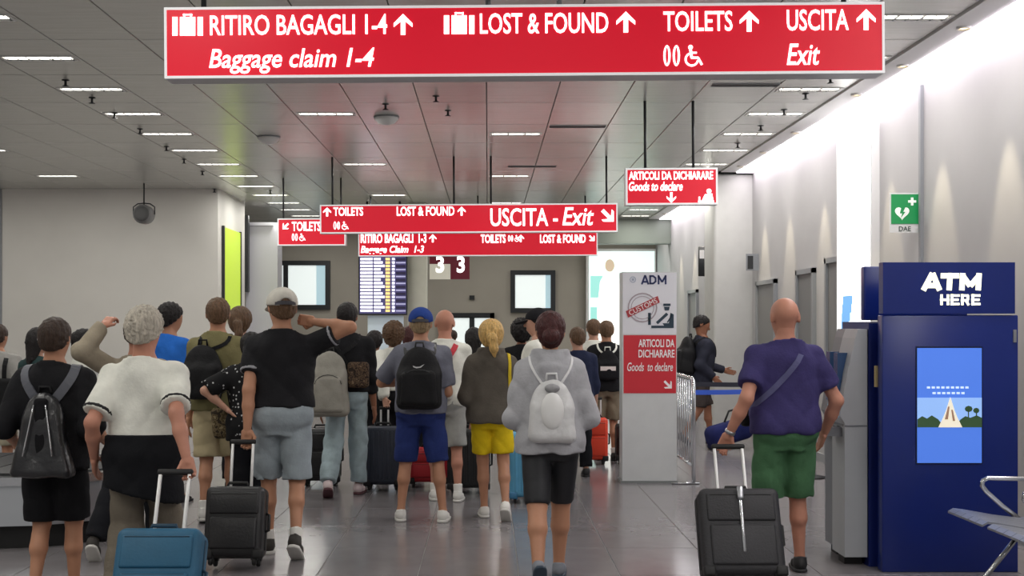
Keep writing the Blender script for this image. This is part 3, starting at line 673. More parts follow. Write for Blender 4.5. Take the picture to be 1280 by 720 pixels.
# ================================================================== smooth solids from distance fields
def smin(a, b, k):
    h = np.clip(0.5+0.5*(b-a)/k, 0, 1); return b*(1-h)+a*h-k*h*(1-h)
def nets(D, lo, h):
    s = D < 0
    c = np.zeros(tuple(n-1 for n in D.shape), np.int8)
    for a in (0, 1):
        for b in (0, 1):
            for d in (0, 1): c += s[a:s.shape[0]-1+a, b:s.shape[1]-1+b, d:s.shape[2]-1+d]
    m = (c > 0) & (c < 8); I = np.argwhere(m); idx = np.full(m.shape, -1, np.int64); idx[m] = np.arange(len(I))
    acc = np.zeros((len(I), 3)); num = np.zeros(len(I)); cor = [(a, b, d) for a in (0, 1) for b in (0, 1) for d in (0, 1)]
    val = {q: D[I[:, 0]+q[0], I[:, 1]+q[1], I[:, 2]+q[2]] for q in cor}
    for q in cor:
        for ax in range(3):
            if q[ax] == 0:
                r = list(q); r[ax] = 1; va, vb = val[q], val[tuple(r)]; x = (va < 0) != (vb < 0)
                t = np.where(x, va/np.where(x, va-vb, 1), 0)
                for k in range(3): acc[:, k] += np.where(x, q[k]+(t if k == ax else 0), 0)
                num += x
    V = (I+acc/num[:, None])*h+np.asarray(lo); Fs = []
    for ax in range(3):
        b, d = (ax+1) % 3, (ax+2) % 3
        sl0 = [slice(1, -1)]*3; sl1 = [slice(1, -1)]*3; sl0[ax] = slice(0, -1); sl1[ax] = slice(1, None)
        s0, s1 = s[tuple(sl0)], s[tuple(sl1)]; E = np.argwhere(s0 != s1)
        if not len(E): continue
        ins = s0[E[:, 0], E[:, 1], E[:, 2]]; P = E.copy(); P[:, b] += 1; P[:, d] += 1
        def cell(ob, od):
            Q = P.copy(); Q[:, b] += ob; Q[:, d] += od; return idx[Q[:, 0], Q[:, 1], Q[:, 2]]
        q = np.stack([cell(-1,-1), cell(0,-1), cell(0,0), cell(-1,0)], 1); q[~ins] = q[~ins][:, ::-1]; Fs.append(q)
    return V, np.concatenate(Fs)
class Field:
    def __init__(s): s.p = []; s.c = []; s.disp = None
    def add(s, fn, lo, hi, k=0.02): s.p.append((fn, np.array(lo, float), np.array(hi, float), k)); return s
    def cut(s, fn): s.c.append(fn); return s
    def cap(s, a, b, ra, rb, k=0.02, plane=None):
        a = np.array(a, float); b = np.array(b, float); d = b-a; L2 = max(d @ d, 1e-9)
        def fn(x, y, z):
            t = np.clip(((x-a[0])*d[0]+(y-a[1])*d[1]+(z-a[2])*d[2])/L2, 0, 1)
            r = np.sqrt((x-a[0]-t*d[0])**2+(y-a[1]-t*d[1])**2+(z-a[2]-t*d[2])**2)-(ra+t*(rb-ra))
            if plane is not None:
                o, n = plane; r = np.maximum(r, (x-o[0])*n[0]+(y-o[1])*n[1]+(z-o[2])*n[2])
            return r
        R = max(ra, rb); return s.add(fn, np.minimum(a, b)-R, np.maximum(a, b)+R, k)
    def ell(s, o, R, c, r, k=0.02):
        o = np.array(o, float); r = np.array(r, float); cw = o+R @ np.array(c, float)
        def fn(x, y, z):
            X, Y, Z = x-cw[0], y-cw[1], z-cw[2]; q = [R[0, i]*X+R[1, i]*Y+R[2, i]*Z for i in range(3)]
            k0 = np.sqrt(sum((q[i]/r[i])**2 for i in range(3))); k1 = np.sqrt(sum((q[i]/r[i]**2)**2 for i in range(3)))+1e-6
            return np.where(k0 < 0.2, -r.min(), k0*(k0-1)/k1)
        m = r.max(); return s.add(fn, cw-m, cw+m, k)
    def box(s, o, R, c, hs, rad, k=0.02, taper=0.0):
        o = np.array(o, float); hs = np.array(hs, float); cw = o+R @ np.array(c, float)
        def fn(x, y, z):
            X, Y, Z = x-cw[0], y-cw[1], z-cw[2]; q = [R[0, i]*X+R[1, i]*Y+R[2, i]*Z for i in range(3)]
            w = 1-taper*np.clip(q[2]/hs[2], -1, 1)
            e = [np.abs(q[0])-hs[0]*w+rad, np.abs(q[1])-hs[1]*w+rad, np.abs(q[2])-hs[2]+rad]
            return np.sqrt(sum(np.maximum(t, 0)**2 for t in e))+np.minimum(np.maximum(np.maximum(e[0], e[1]), e[2]), 0)-rad
        m = np.linalg.norm(hs)*(1+abs(taper)); return s.add(fn, cw-m, cw+m, k)
    def loft(s, o, R, sec, off=0.0, p=2.3, k=0.03, plane=None):
        """sec rows: z, rx, ry, cy in the frame (o, R)"""
        o = np.array(o, float); sec = np.array(sec, float)
        zz = np.linspace(sec[0, 0], sec[-1, 0], 60); tab = [np.interp(zz, sec[:, 0], sec[:, i]) for i in (1, 2, 3)]
        ker = np.ones(7)/7; tab = [np.convolve(np.pad(t, 3, 'edge'), ker, 'valid') for t in tab]; z0, z1 = zz[0], zz[-1]
        def fn(x, y, z):
            X, Y, Z = x-o[0], y-o[1], z-o[2]; q = [R[0, i]*X+R[1, i]*Y+R[2, i]*Z for i in range(3)]
            rx = np.interp(q[2], zz, tab[0])+off; ry = np.interp(q[2], zz, tab[1])+off; cy = np.interp(q[2], zz, tab[2])
            yy = q[1]-cy; r = np.sqrt(q[0]**2+yy**2); qq = ((np.abs(q[0])/rx)**p+(np.abs(yy)/ry)**p)**(1/p)
            dr = np.where(qq < 0.15, -np.minimum(rx, ry), r-r/np.maximum(qq, 1e-3)); dz = np.maximum(z0-off-q[2], q[2]-z1-off)
            r = np.where(dz > 0, np.sqrt(np.maximum(dr, 0)**2+dz**2), np.maximum(dr, dz))
            if plane is not None: r = np.maximum(r, (x-plane[0][0])*plane[1][0]+(y-plane[0][1])*plane[1][1]+(z-plane[0][2])*plane[1][2])
            return r
        W = sec[:, 1].max()+off+0.02; D = (sec[:, 2]+np.abs(sec[:, 3])).max()+off+0.02
        cs = np.array([o+R @ np.array((a*W, b*D, c)) for a in (-1, 1) for b in (-1, 1) for c in (z0-off, z1+off)])
        return s.add(fn, cs.min(0), cs.max(0), k)
    def ev(s, x, y, z):
        D = None
        for fn, lo, hi, k in s.p:
            d = fn(x, y, z); D = d if D is None else smin(D, d, k)
        for c in s.c: D = np.maximum(D, c(x, y, z))
        return D
    def mesh(s, h):
        lo = np.min([p[1] for p in s.p], 0)-2.5*h-0.01; hi = np.max([p[2] for p in s.p], 0)+2.5*h+0.01
        n = np.ceil((hi-lo)/h).astype(int)+1; ax = [(lo[i]+h*np.arange(n[i])).astype(np.float32) for i in range(3)]
        D = np.full(tuple(n), 0.3, np.float32)
        for fn, l, u, k in s.p:
            m = k+2*h+0.02; i0 = np.maximum(((l-m-lo)/h).astype(int), 0); i1 = np.minimum(np.ceil((u+m-lo)/h).astype(int)+1, n)
            x, y, z = ax[0][i0[0]:i1[0], None, None], ax[1][None, i0[1]:i1[1], None], ax[2][None, None, i0[2]:i1[2]]
            sl = (slice(i0[0], i1[0]), slice(i0[1], i1[1]), slice(i0[2], i1[2]))
            D[sl] = smin(D[sl], fn(x, y, z), k)
        x, y, z = ax[0][:, None, None], ax[1][None, :, None], ax[2][None, None, :]
        if s.disp: D = D+s.disp(x, y, z)
        for c in s.c: D = np.maximum(D, c(x, y, z))
        D[0] = D[-1] = 0.3; D[:, 0] = D[:, -1] = 0.3; D[:, :, 0] = D[:, :, -1] = 0.3
        return nets(D, lo, h)
def folds(a, sd=0.0, fz=1.0):
    def fn(x, y, z):
        w1 = np.sin(9*x+6*fz*z+sd+1.6*np.sin(7*z+5*x+sd*2)); w2 = np.sin(17*fz*z-10*x+8*y+sd*3+1.7*np.sin(8*x+3*z)); w3 = np.sin(30*x+9*z+12*y+sd+2*np.sin(6*z))
        return a*(0.7*(1-2*np.sqrt(np.abs(w1)))+0.6*(1-2*np.sqrt(np.abs(w2)))+0.35*w3)
    return fn
def plane_cut(o, n):
    return lambda x, y, z: (x-o[0])*n[0]+(y-o[1])*n[1]+(z-o[2])*n[2]
def rot(ax, deg):
    a = math.radians(deg); c, s = math.cos(a), math.sin(a)
    return np.array({'x': [[1,0,0],[0,c,-s],[0,s,c]], 'y': [[c,0,s],[0,1,0],[-s,0,c]], 'z': [[c,-s,0],[s,c,0],[0,0,1]]}[ax])
def unit(v): v = np.asarray(v, float); return v/max(np.linalg.norm(v), 1e-9)
def ik(a, c, l1, l2, pole):
    d = c-a; L = np.linalg.norm(d); u = d/max(L, 1e-6)
    if L > (l1+l2)*0.997: L = (l1+l2)*0.997; c = a+u*L
    x = (l1*l1-l2*l2+L*L)/(2*L); hh = math.sqrt(max(l1*l1-x*x, 1e-6)); p = np.asarray(pole, float); p = unit(p-u*(p @ u))
    return a+u*x+p*hh, c

# ================================================================== people
M_eye = mat('eye', (40,34,30), 0.2); M_sole = mat('sole_white', (216,214,208), 0.6); M_soled = mat('sole_dark', (40,40,42), 0.7)
TORSO_M = [(-.11,.10,.085,-.005),(-.05,.160,.112,-.012),(.02,.166,.118,-.02),(.10,.156,.106,-.008),(.18,.146,.100,0),(.28,.156,.106,0),(.38,.170,.114,0),(.44,.164,.108,-.012),(.48,.142,.096,-.018),(.52,.100,.080,-.022),(.55,.074,.068,-.022),(.585,.062,.058,-.02)]
TORSO_F = [(-.11,.10,.085,-.005),(-.05,.166,.118,-.015),(.02,.168,.120,-.022),(.10,.148,.104,-.008),(.18,.126,.090,0),(.28,.134,.096,.004),(.38,.148,.108,.008),(.44,.140,.096,-.008),(.48,.118,.086,-.016),(.52,.084,.072,-.022),(.55,.062,.060,-.022),(.585,.052,.050,-.02)]
def person(label, u, Y, top, face=0, sex='m', b=1.0, skinm=None, hair=('short', None), head=(0, 0), lean=2, footL=(0, 0, 0), footR=(0, 0, 0), handL=None, handR=None,
           elbowL=None, elbowR=None, gripL=False, gripR=False, topw=None, bottom=None, shoe=None, sock=None, cap=None, h=0.016, extra=None, slide=0.0, limb=1.0, H=None):
    X = (u-U0)/FPX*Y
    H = H or CAMZ+(V0-top)/FPX*Y-(0.012 if hair[0] != 'bald' else 0)-(0.012 if cap else 0)
    s = H/1.75; rz = math.radians(face)
    root = empty('person', (X, Y, 0), rz, label, 'person', 'travellers walking through the hall')
    def loc(t):
        if t is None: return None
        if t[0] == 'px': w = px(t[1], t[2], Y+t[3]); w = np.array(w)
        elif t[0] == 'w': w = np.array(t[1])
        else: return np.array(t, float)
        d = w-np.array((X, Y, 0)); return rot('z', -face) @ d
    fem = sex == 'f'; sw = (.152 if fem else .172)*s*(0.8+0.2*b); hw = (.088 if fem else .09)*s
    sec = np.array(TORSO_F if fem else TORSO_M)*s; sec[:, 1] *= b; sec[:, 2] *= (0.5+0.5*b) if b < 1 else b
    # ---- skeleton
    A = []; Rf = []
    for sgn, f in ((-1, footL), (1, footR)):
        pit = math.radians(f[2]); z = (.085*math.cos(pit)+.125*math.sin(pit))*s
        A.append(np.array((sgn*.094*s+f[0], f[1]-.03, z))); Rf.append(rot('z', -sgn*7) @ rot('x', -f[2]))
    l1, l2 = .425*s, .415*s
    hz = .925*s
    for i, sgn in enumerate((-1, 1)):
        d = A[i]-np.array((sgn*hw+slide, 0, 0)); hz = min(hz, A[i][2]+math.sqrt(max(((l1+l2)*.995)**2-d[0]**2-d[1]**2, .2)))
    P = np.array((slide, 0.0, hz)); Rt = rot('x', -lean)
    def T(x, y, z): return P+Rt @ (np.array((x, y, z))*s)
    HJ = [P+np.array((-hw, 0, 0)), P+np.array((hw, 0, 0))]; K = []
    for i in range(2):
        k_, a_ = ik(HJ[i], A[i], l1, l2, (0, 1, 0)); K.append(k_)
    SJ = [T(-sw/s, -.012, .455), T(sw/s, -.012, .455)]; E = []; Wr = []; HD = []; PN = []
    for i, (sgn, hd, el, g) in enumerate(((-1, handL, elbowL, gripL), (1, handR, elbowR, gripR))):
        t = loc(hd)
        if t is None: t = np.array((sgn*(sw+.062*s*b), .04*s, hz-.130*s))
        if el is not None: pole = loc(el)-SJ[i] if el[0] in ('px', 'w') else np.array(el, float)
        else: pole = np.array((sgn*.12, -1, -.2))
        e_, w_ = ik(SJ[i], t, .312*s, .258*s, pole); E.append(e_); Wr.append(w_)
        fd = unit(w_-e_); HD.append(fd)
    # ---- body
    F = Field(); F.loft(P, Rt, sec, -.012)
    C0 = T(0, .012, 0)*1.0; HC = P+Rt @ np.array((0, .012*s, 0.0)); hd_ = 1.12*s; HC = HC+np.array((0, 0, H-hz-.108*hd_)); Rh = Rt @ rot('z', head[0]) @ rot('x', -head[1])
    nr = .046 if fem else .056
    F.cap(T(0, -.02, .50), HC+Rh @ np.array((0, -.018, -.05))*hd_, nr*s*1.08, nr*s, .03)
    short = bottom['to'] if bottom else 0
    for i, sgn in enumerate((-1, 1)):
        F.cap(T(sgn*.05, -.022, .525), SJ[i], .026*s, .042*s, .03)
        F.cap(SJ[i], E[i], .048*s*limb, .04*s*limb, .02); F.cap(E[i], E[i]*.6+Wr[i]*.4, .04*s*limb, .039*s*limb, .02); F.cap(E[i]*.6+Wr[i]*.4, Wr[i], .039*s*limb, .026*s, .02)
        F.cap(HJ[i]+np.array((0, 0, -.01)), K[i], .078*s*limb, .054*s*limb, .03)
        m = K[i]*.62+A[i]*.38; bk = unit(np.cross(A[i]-K[i], (1, 0, 0)))
        if bk[1] > 0: bk = -bk
        F.cap(K[i], m, .05*s*limb, .049*s*limb, .02); F.cap(m, A[i], .047*s*limb, .030*s*limb, .02)
        F.cap(K[i]*.82+A[i]*.18+bk*.012*s, m+bk*.022*s, .038*s*limb, .043*s*limb, .03)
        F.cap(A[i], A[i]+Rf[i] @ np.array((0, .11, -.04))*s, .032*s, .024*s, .02)
    V, Fc = F.mesh(h); parts = [(V, Fc)]
    # head
    G = Field(); G.ell(HC, Rh, np.array((0, -.008, .02))*hd_, np.array((.077, .098, .086))*hd_, .02)
    G.ell(HC, Rh, np.array((0, .028, -.052))*hd_, np.array((.056, .062, .066))*hd_, .03); G.ell(HC, Rh, np.array((0, .042, -.005))*hd_, np.array((.062, .055, .07))*hd_, .03)
    G.cap(HC+Rh @ np.array((0, .092, .004))*hd_, HC+Rh @ np.array((0, .110, -.030))*hd_, .008*hd_, .014*hd_, .012)
    G.ell(HC, Rh, np.array((0, .086, -.066))*hd_, np.array((.024, .012, .010))*hd_, .008)
    for sgn in (-1, 1): G.ell(HC, Rh @ rot('z', sgn*-18), np.array((sgn*.080, -.004, -.008))*hd_, np.array((.010, .020, .033))*hd_, .006)
    G.cap(HC+Rh @ np.array((0, -.018, -.05))*hd_, HC*.35+T(0, -.02, .50)*.65, nr*s*.99, nr*s*1.02, .03)
    parts.append(G.mesh(.009 if h < .02 else .012))
    # hands
    for i, (sgn, g) in enumerate(((-1, gripL), (1, gripR))):
        hs = s*(.92 if fem else 1.0); y = HD[i]; pn = np.array((-sgn, 0.15, 0.0)) if not g else np.array((-sgn*0.25, -1.0, 0.0))
        if isinstance(g, tuple): pn = np.array(g)
        pn = unit(pn-y*(pn @ y)); xa = np.cross(y, pn)      # xa: across the palm
        thumb = xa if (xa @ np.array((0, 1, 0)) if not g else xa @ np.array((-sgn, 0, 0))) > 0 else -xa
        R = np.stack([thumb, y, pn], 1); W0 = Wr[i]; Q = Field()
        def hp(a, b_, c): return W0+R @ np.array((a, b_, c))*hs
        Q.box(W0, R, np.array((0, .048, 0))*hs, np.array((.038, .048, .014))*hs, .012, .01); Q.cap(hp(0, -.02, 0), hp(0, .02, 0), .024*hs, .024*hs, .012)
        cu = 1.25 if g else 0.38
        for j, (fx, fl) in enumerate(((.029, .072), (.010, .080), (-.009, .074), (-.027, .058))):
            p0 = np.array((fx, .090-abs(fx-.006)*.15, 0)); an = cu*.55
            for q_, part in enumerate((.42, .32, .26)):
                an2 = an+(cu*.75 if q_ else 0)*q_*.62; p1 = p0+np.array((0, math.cos(an2), math.sin(an2)))*fl*part
                Q.cap(hp(*p0), hp(*p1), .0092*hs-.0008*q_, .0085*hs-.0008*q_, .004); p0 = p1
        t0 = np.array((.030, .020, .004)); t1 = t0+np.array((.022, .030, .012)); t2 = t1+np.array((.004 if not g else -.012, .028, .016))
        Q.cap(hp(*t0), hp(*t1), .012*hs, .010*hs, .008); Q.cap(hp(*t1), hp(*t2), .010*hs, .008*hs, .004)
        parts.append(Q.mesh(.006 if h < .02 else .009))
    off = 0; VV = []; FF = []
    for v, f in parts: VV.append(v); FF.append(f+off); off += len(v)
    link('body', mesh_np('body', np.concatenate(VV), np.concatenate(FF)), skinm, root)
    em = MB()
    for sgn in (-1, 1):
        c = HC+Rh @ np.array((sgn*.030, .087, .006))*hd_; em.lathe([(.002,-.009),(.008,-.006),(.010,0),(.008,.006),(.002,.009)], 8, tuple(c))
    em.build('eyes', M_eye, root, fix=False)
    info = dict(root=root, P=P, Rt=Rt, s=s, T=T, SJ=SJ, E=E, Wr=Wr, HC=HC, Rh=Rh, X=X, Y=Y, rz=rz, face=face, sec=sec, K=K, A=A, HJ=HJ, b=b)
    # ---- hair
    style, hm = hair
    if style != 'bald':
        t = dict(short=.008, crop=.005, thick=.016, curly=.030, bun=.010, pony=.024, long=.014).get(style, .01)
        hf = Field(); hf.ell(HC, Rh, np.array((0, -.010, .022))*hd_, (np.array((.078, .098, .086))+t)*hd_, .02)
        hf.ell(HC, Rh, np.array((0, -.038, -.030))*hd_, (np.array((.062, .056, .070))+t*.8)*hd_, .03)
        o = HC+Rh @ np.array((0, 0, -.012))*hd_; n = Rh @ unit((0, .8, -1)); hf.cut(plane_cut(o, n))
        if style in ('bun', 'pony', 'long', 'curly'): hf.c = []; hf.cut(plane_cut(HC+Rh @ np.array((0, .03, .02))*hd_, Rh @ unit((0, 1.2, -.75))))
        am = {'curly': .010, 'thick': .006, 'long': .004}.get(style, .0035)
        hf.disp = lambda x, y, z: am*(np.sin(95*x+40*np.sin(30*z))*np.sin(90*z+3*np.sin(60*y))+.6*np.sin(140*y+80*x))
        if style == 'bun': hf.ell(HC, Rh, np.array((0, -.112, -.035))*hd_, np.array((.050, .045, .046))*hd_, .012)
        if style == 'pony':
            a0 = HC+Rh @ np.array((0, -.112, .0))*hd_; hf.cap(a0, a0+np.array((0.008, -.035, -.03))*hd_, .026*hd_, .036*hd_, .012); hf.cap(a0+np.array((0.008, -.035, -.03))*hd_, a0+np.array((.022, -.045, -.11))*hd_, .040*hd_, .034*hd_, .02); hf.cap(a0+np.array((.022, -.045, -.11))*hd_, a0+np.array((.028, -.04, -.17))*hd_, .032*hd_, .012*hd_, .02)
        if style == 'long': hf.cap(HC+Rh @ np.array((0, -.05, -.03))*hd_, T(0, -.085, .44), .075*hd_, .06*hd_, .04)
        V, Fc = hf.mesh(.009 if h < .02 else .012); link('hair', mesh_np('hair', V, Fc), hm, root)
    if cap:
        cf = Field(); cf.ell(HC, Rh, np.array((0, -.010, .026))*hd_, np.array((.092, .114, .094))*hd_, .01)
        cf.cut(plane_cut(HC+Rh @ np.array((0, 0, .012))*hd_, Rh @ unit((0, .10, -1))))
        hole = Field().ell(HC, Rh, np.array((0, -.12, .012))*hd_, np.array((.036, .05, .034))*hd_); cf.cut(lambda x, y, z: -hole.ev(x, y, z))
        V, Fc = cf.mesh(.008); co = link('cap', mesh_np('cap', V, Fc), cap, root)
        bf = Field(); bf.ell(HC, Rh @ rot('x', -8), np.array((0, .115, .008))*hd_, np.array((.080, .095, .020))*hd_); bf.ell(HC, Rh @ rot('x', -8), np.array((0, .115, .002))*hd_, np.array((.080, .095, .020))*hd_)
        bf = Field().ell(HC, Rh @ rot('x', -10), np.array((0, .11, .022))*hd_, np.array((.078, .092, .013))*hd_); V, Fc = bf.mesh(.007); link('brim', mesh_np('brim', V, Fc), cap, co)
        bt = MB(); pts = [HC+Rh @ (np.array((.088*math.sin(a), -.012-.112*math.cos(a), .018))*hd_) for a in np.linspace(-.75, .75, 9)]
        bt.ribbon([tuple(p) for p in pts], [tuple(unit(p-HC)) for p in pts], .022*hd_, .006).build('strap', mat('cap_strap', (60,60,66), 0.7), co)
    # ---- trousers, shorts
    if bottom:
        to, ea, bm_ = bottom['to'], bottom.get('ease', .03), bottom['m']; B = Field()
        psec = sec[:5].copy(); B.loft(P, Rt, psec, .010+.12*ea)
        B.cut(plane_cut(T(0, 0, max((topw or {}).get('hem', 0)+.05, .04)), Rt @ np.array((0, 0, 1.0))))
        for i in range(2):
            if to <= 1:
                o = HJ[i]*(1-to)+K[i]*to; n = unit(K[i]-HJ[i]); B.cap(HJ[i]+np.array((0, 0, -.02)), HJ[i]+(K[i]-HJ[i])*1.1, .082*s*limb+ea*.45, .060*s*limb+ea*.62*bottom.get('flare', 1.3), .012, plane=(o, n))
            else:
                f = to-1; o = K[i]*(1-f)+A[i]*f; n = unit(A[i]-K[i])
                B.cap(HJ[i]+np.array((0, 0, -.02)), K[i], .082*s*limb+ea*.45, .058*s*limb+ea*.8, .012); B.cap(K[i], K[i]+(A[i]-K[i])*1.1, .060*s*limb+ea, .046*s*limb+ea*1.0, .03, plane=(o, n))
        if bottom.get('folds', 1): B.disp = folds(.008 if ea > .015 else .002, u*.37)
        V, Fc = B.mesh(h); link(bottom.get('name', 'shorts' if to < 1.4 else 'trousers'), mesh_np('bottom', V, Fc), bm_, root)
    # ---- shirt
    if topw:
        S = Field(); ea = topw.get('ease', .022); hem = topw.get('hem', -.04); ss = sec.copy()
        z = ss[:, 0]/s; lo = z < .38
        chest = np.interp(.38, z, ss[:, 1]), np.interp(.38, z, ss[:, 2]); mixf = topw.get('boxy', .55)
        for j in np.where(lo)[0]:
            ss[j, 1] = max(ss[j, 1], ss[j, 1]*(1-mixf)+chest[0]*mixf); ss[j, 2] = max(ss[j, 2], ss[j, 2]*(1-mixf)+chest[1]*mixf)
        ss[0, 1:3] = ss[1, 1:3]
        if hem < -.11: ss = np.vstack([[hem*s-.03, ss[1, 1], ss[1, 2], 0], ss])
        S.loft(P, Rt, ss[:-1], ea, plane=(T(0, 0, hem), Rt @ np.array((0, 0, -1.0)))); f = topw.get('sleeve', .72); sl = topw.get('sease', .016)*.75
        for i, sgn in enumerate((-1, 1)):
            S.cap(T(sgn*.05, -.022, .520), SJ[i], .030*s+ea*.4, .046*s+ea*.4, .035)
            if f <= 1:
                o = SJ[i]*(1-f)+E[i]*f; n = unit(E[i]-SJ[i]); S.cap(SJ[i], E[i], .052*s*limb+sl, .046*s*limb+sl*1.15, .03, plane=(o, n))
            else:
                o = E[i]*(2-f)+Wr[i]*(f-1); n = unit(Wr[i]-E[i])
                S.cap(SJ[i], E[i], .054*s*limb+sl, .045*s*limb+sl, .03); S.cap(E[i], Wr[i]+(Wr[i]-E[i])*.1, .045*s*limb+sl, .030*s+sl, .025, plane=(o, n))
        if topw.get('hood'):
            q = [T(-.075, .06, .49), T(-.088, -.03, .515), T(-.045, -.10, .535), T(.045, -.10, .535), T(.088, -.03, .515), T(.075, .06, .49)]
            for a_, b_ in zip(q[:-1], q[1:]): S.cap(a_, b_, .036*s, .036*s, .012)
            S.cap(T(-.05, -.125, .475), T(.05, -.125, .475), .036*s, .036*s, .012); S.cap(T(-.03, -.125, .44), T(.03, -.125, .44), .034*s, .034*s, .012)
        nk = topw.get('neck', .538); no = T(0, -.02, nk); nn = Rt @ unit((0, .35, 1))
        if not topw.get('hood'): S.cut(lambda x, y, z: np.minimum((x-no[0])*nn[0]+(y-no[1])*nn[1]+(z-no[2])*nn[2], .13*s-np.sqrt((x-no[0])**2+(y-no[1])**2+0*z)))
        info['surf'] = S; S.disp = folds(topw.get('folds', .007), u*.61+1)
        V, Fc = S.mesh(h); link(topw.get('name', 'shirt'), mesh_np('top', V, Fc), topw['m'], root)
        if topw.get('trim') is not None:
            for i in range(2):
                o = SJ[i]*(1-f)+E[i]*f; n = unit(E[i]-SJ[i]); Q = Field(); Q.cap(SJ[i], E[i], .052*s*limb+sl+.005, .046*s*limb+sl*1.15+.005, .03, plane=(o-n*.006, n)); Q.cut(plane_cut(o-n*.024, -n)); Q.disp = folds(.004, u*.61+1); V, Fc = Q.mesh(.009); link('sleeve_trim', mesh_np('trim', V, Fc), topw['trim'], root)
        if topw.get('collar') is not None:
            Q = Field(); ring = [T(.066*math.sin(a)*(1 if not fem else .9), -.012-.064*math.cos(a), .535-.018*(1-math.cos(a))) for a in np.linspace(-2.6, 2.6, 12)]
            for a_, b_ in zip(ring[:-1], ring[1:]): Q.cap(a_, b_, .015*s, .015*s, .01)
            V, Fc = Q.mesh(.008); link('collar', mesh_np('collar', V, Fc), topw['collar'], root)
    else: info['surf'] = F
    # ---- shoes
    if shoe:
        um, sm = shoe
        for i in range(2):
            def fp(a, b_, c): return A[i]+Rf[i] @ np.array((a, b_, c))*s
            U_ = Field(); U_.cap(fp(0, -.028, -.040), fp(0, .06, -.042), .040*s, .040*s, .03); U_.cap(fp(0, .06, -.046), fp(.0, .145, -.056), .040*s, .032*s, .03); U_.cap(fp(0, -.02, -.02), fp(0, -.012, .012), .040*s, .043*s, .02)
            U_.cut(plane_cut(fp(0, 0, .004), Rf[i] @ unit((0, .3, 1)))); U_.cut(plane_cut(fp(0, 0, -.072), Rf[i] @ np.array((0, 0, -1.0))))
            V, Fc = U_.mesh(.010 if h < .018 else .013); so = link('shoe', mesh_np('shoe', V, Fc), um, root)
            L = Field(); a0, a1 = A[i], Rf[i]
            def sole(x, y, z, a0=a0, a1=a1):
                X_, Y_, Z_ = x-a0[0], y-a0[1], z-a0[2]; q = [(a1[0, k]*X_+a1[1, k]*Y_+a1[2, k]*Z_)/s for k in range(3)]; tt = np.clip((q[1]+.03)/.18, 0, 1)
                return s*np.maximum(np.sqrt(q[0]**2+(q[1]+.03-tt*.18)**2)-(.043+.004*np.sin(tt*3)), np.abs(q[2]+.0735)-.0115)
            c = fp(0, .06, -.07); L.add(sole, c-.19*s, c+.19*s, .01); V, Fc = L.mesh(.008 if h < .018 else .010); link('sole', mesh_np('sole', V, Fc), sm, so)
            if sock is not None:
                Q = Field(); Q.cap(A[i]+unit(K[i]-A[i])*.0, A[i]+unit(K[i]-A[i])*.10*s, .040*s, .044*s, .01, plane=(A[i]+unit(K[i]-A[i])*.075*s, unit(K[i]-A[i]))); V, Fc = Q.mesh(.010); link('sock', mesh_np('sock', V, Fc), sock, root)
    return info

def surf_point(I, p, off):
    S = I['surf']; p = np.array(p, float); g = np.array((0, -1.0, 0))
    for _ in range(5):
        e = .004; d = float(S.ev(p[0], p[1], p[2])); g = np.array([float(S.ev(*(p+np.eye(3)[k]*e)))-float(S.ev(*(p-np.eye(3)[k]*e))) for k in range(3)]); g = unit(g); p = p-g*(d-off)
    return p, g
def strap(I, name, pts, w, th, m, parent, base, n=14):
    """ribbon lying on the clothes through body-frame points (torso units)"""
    P = [I['T'](*p) for p in pts]; dense = []
    for a, b_ in zip(P[:-1], P[1:]):
        for t in np.linspace(0, 1, n // (len(P)-1)+2)[:-1]: dense.append(a*(1-t)+b_*t)
    dense.append(P[-1]); q = [surf_point(I, p, .012) for p in dense]
    # smooth
    pos = np.array([a for a, _ in q]); nr = np.array([g for _, g in q])
    for _ in range(2): pos[1:-1] = (pos[:-2]+2*pos[1:-1]+pos[2:])/4; nr[1:-1] = nr[:-2]+nr[1:-1]+nr[2:]
    return MB().ribbon([tuple(p-base) for p in pos], [tuple(g) for g in nr], w, th).build(name, m, parent)
def worn(I, name, base_t, label, cat, group=None):
    """Empty at the base of a worn bag, aligned with its wearer"""
    base = I['T'](*base_t); w = rot('z', I['face']) @ base+np.array((I['X'], I['Y'], 0))
    return empty(name, tuple(w), I['rz'], label, cat, group), base
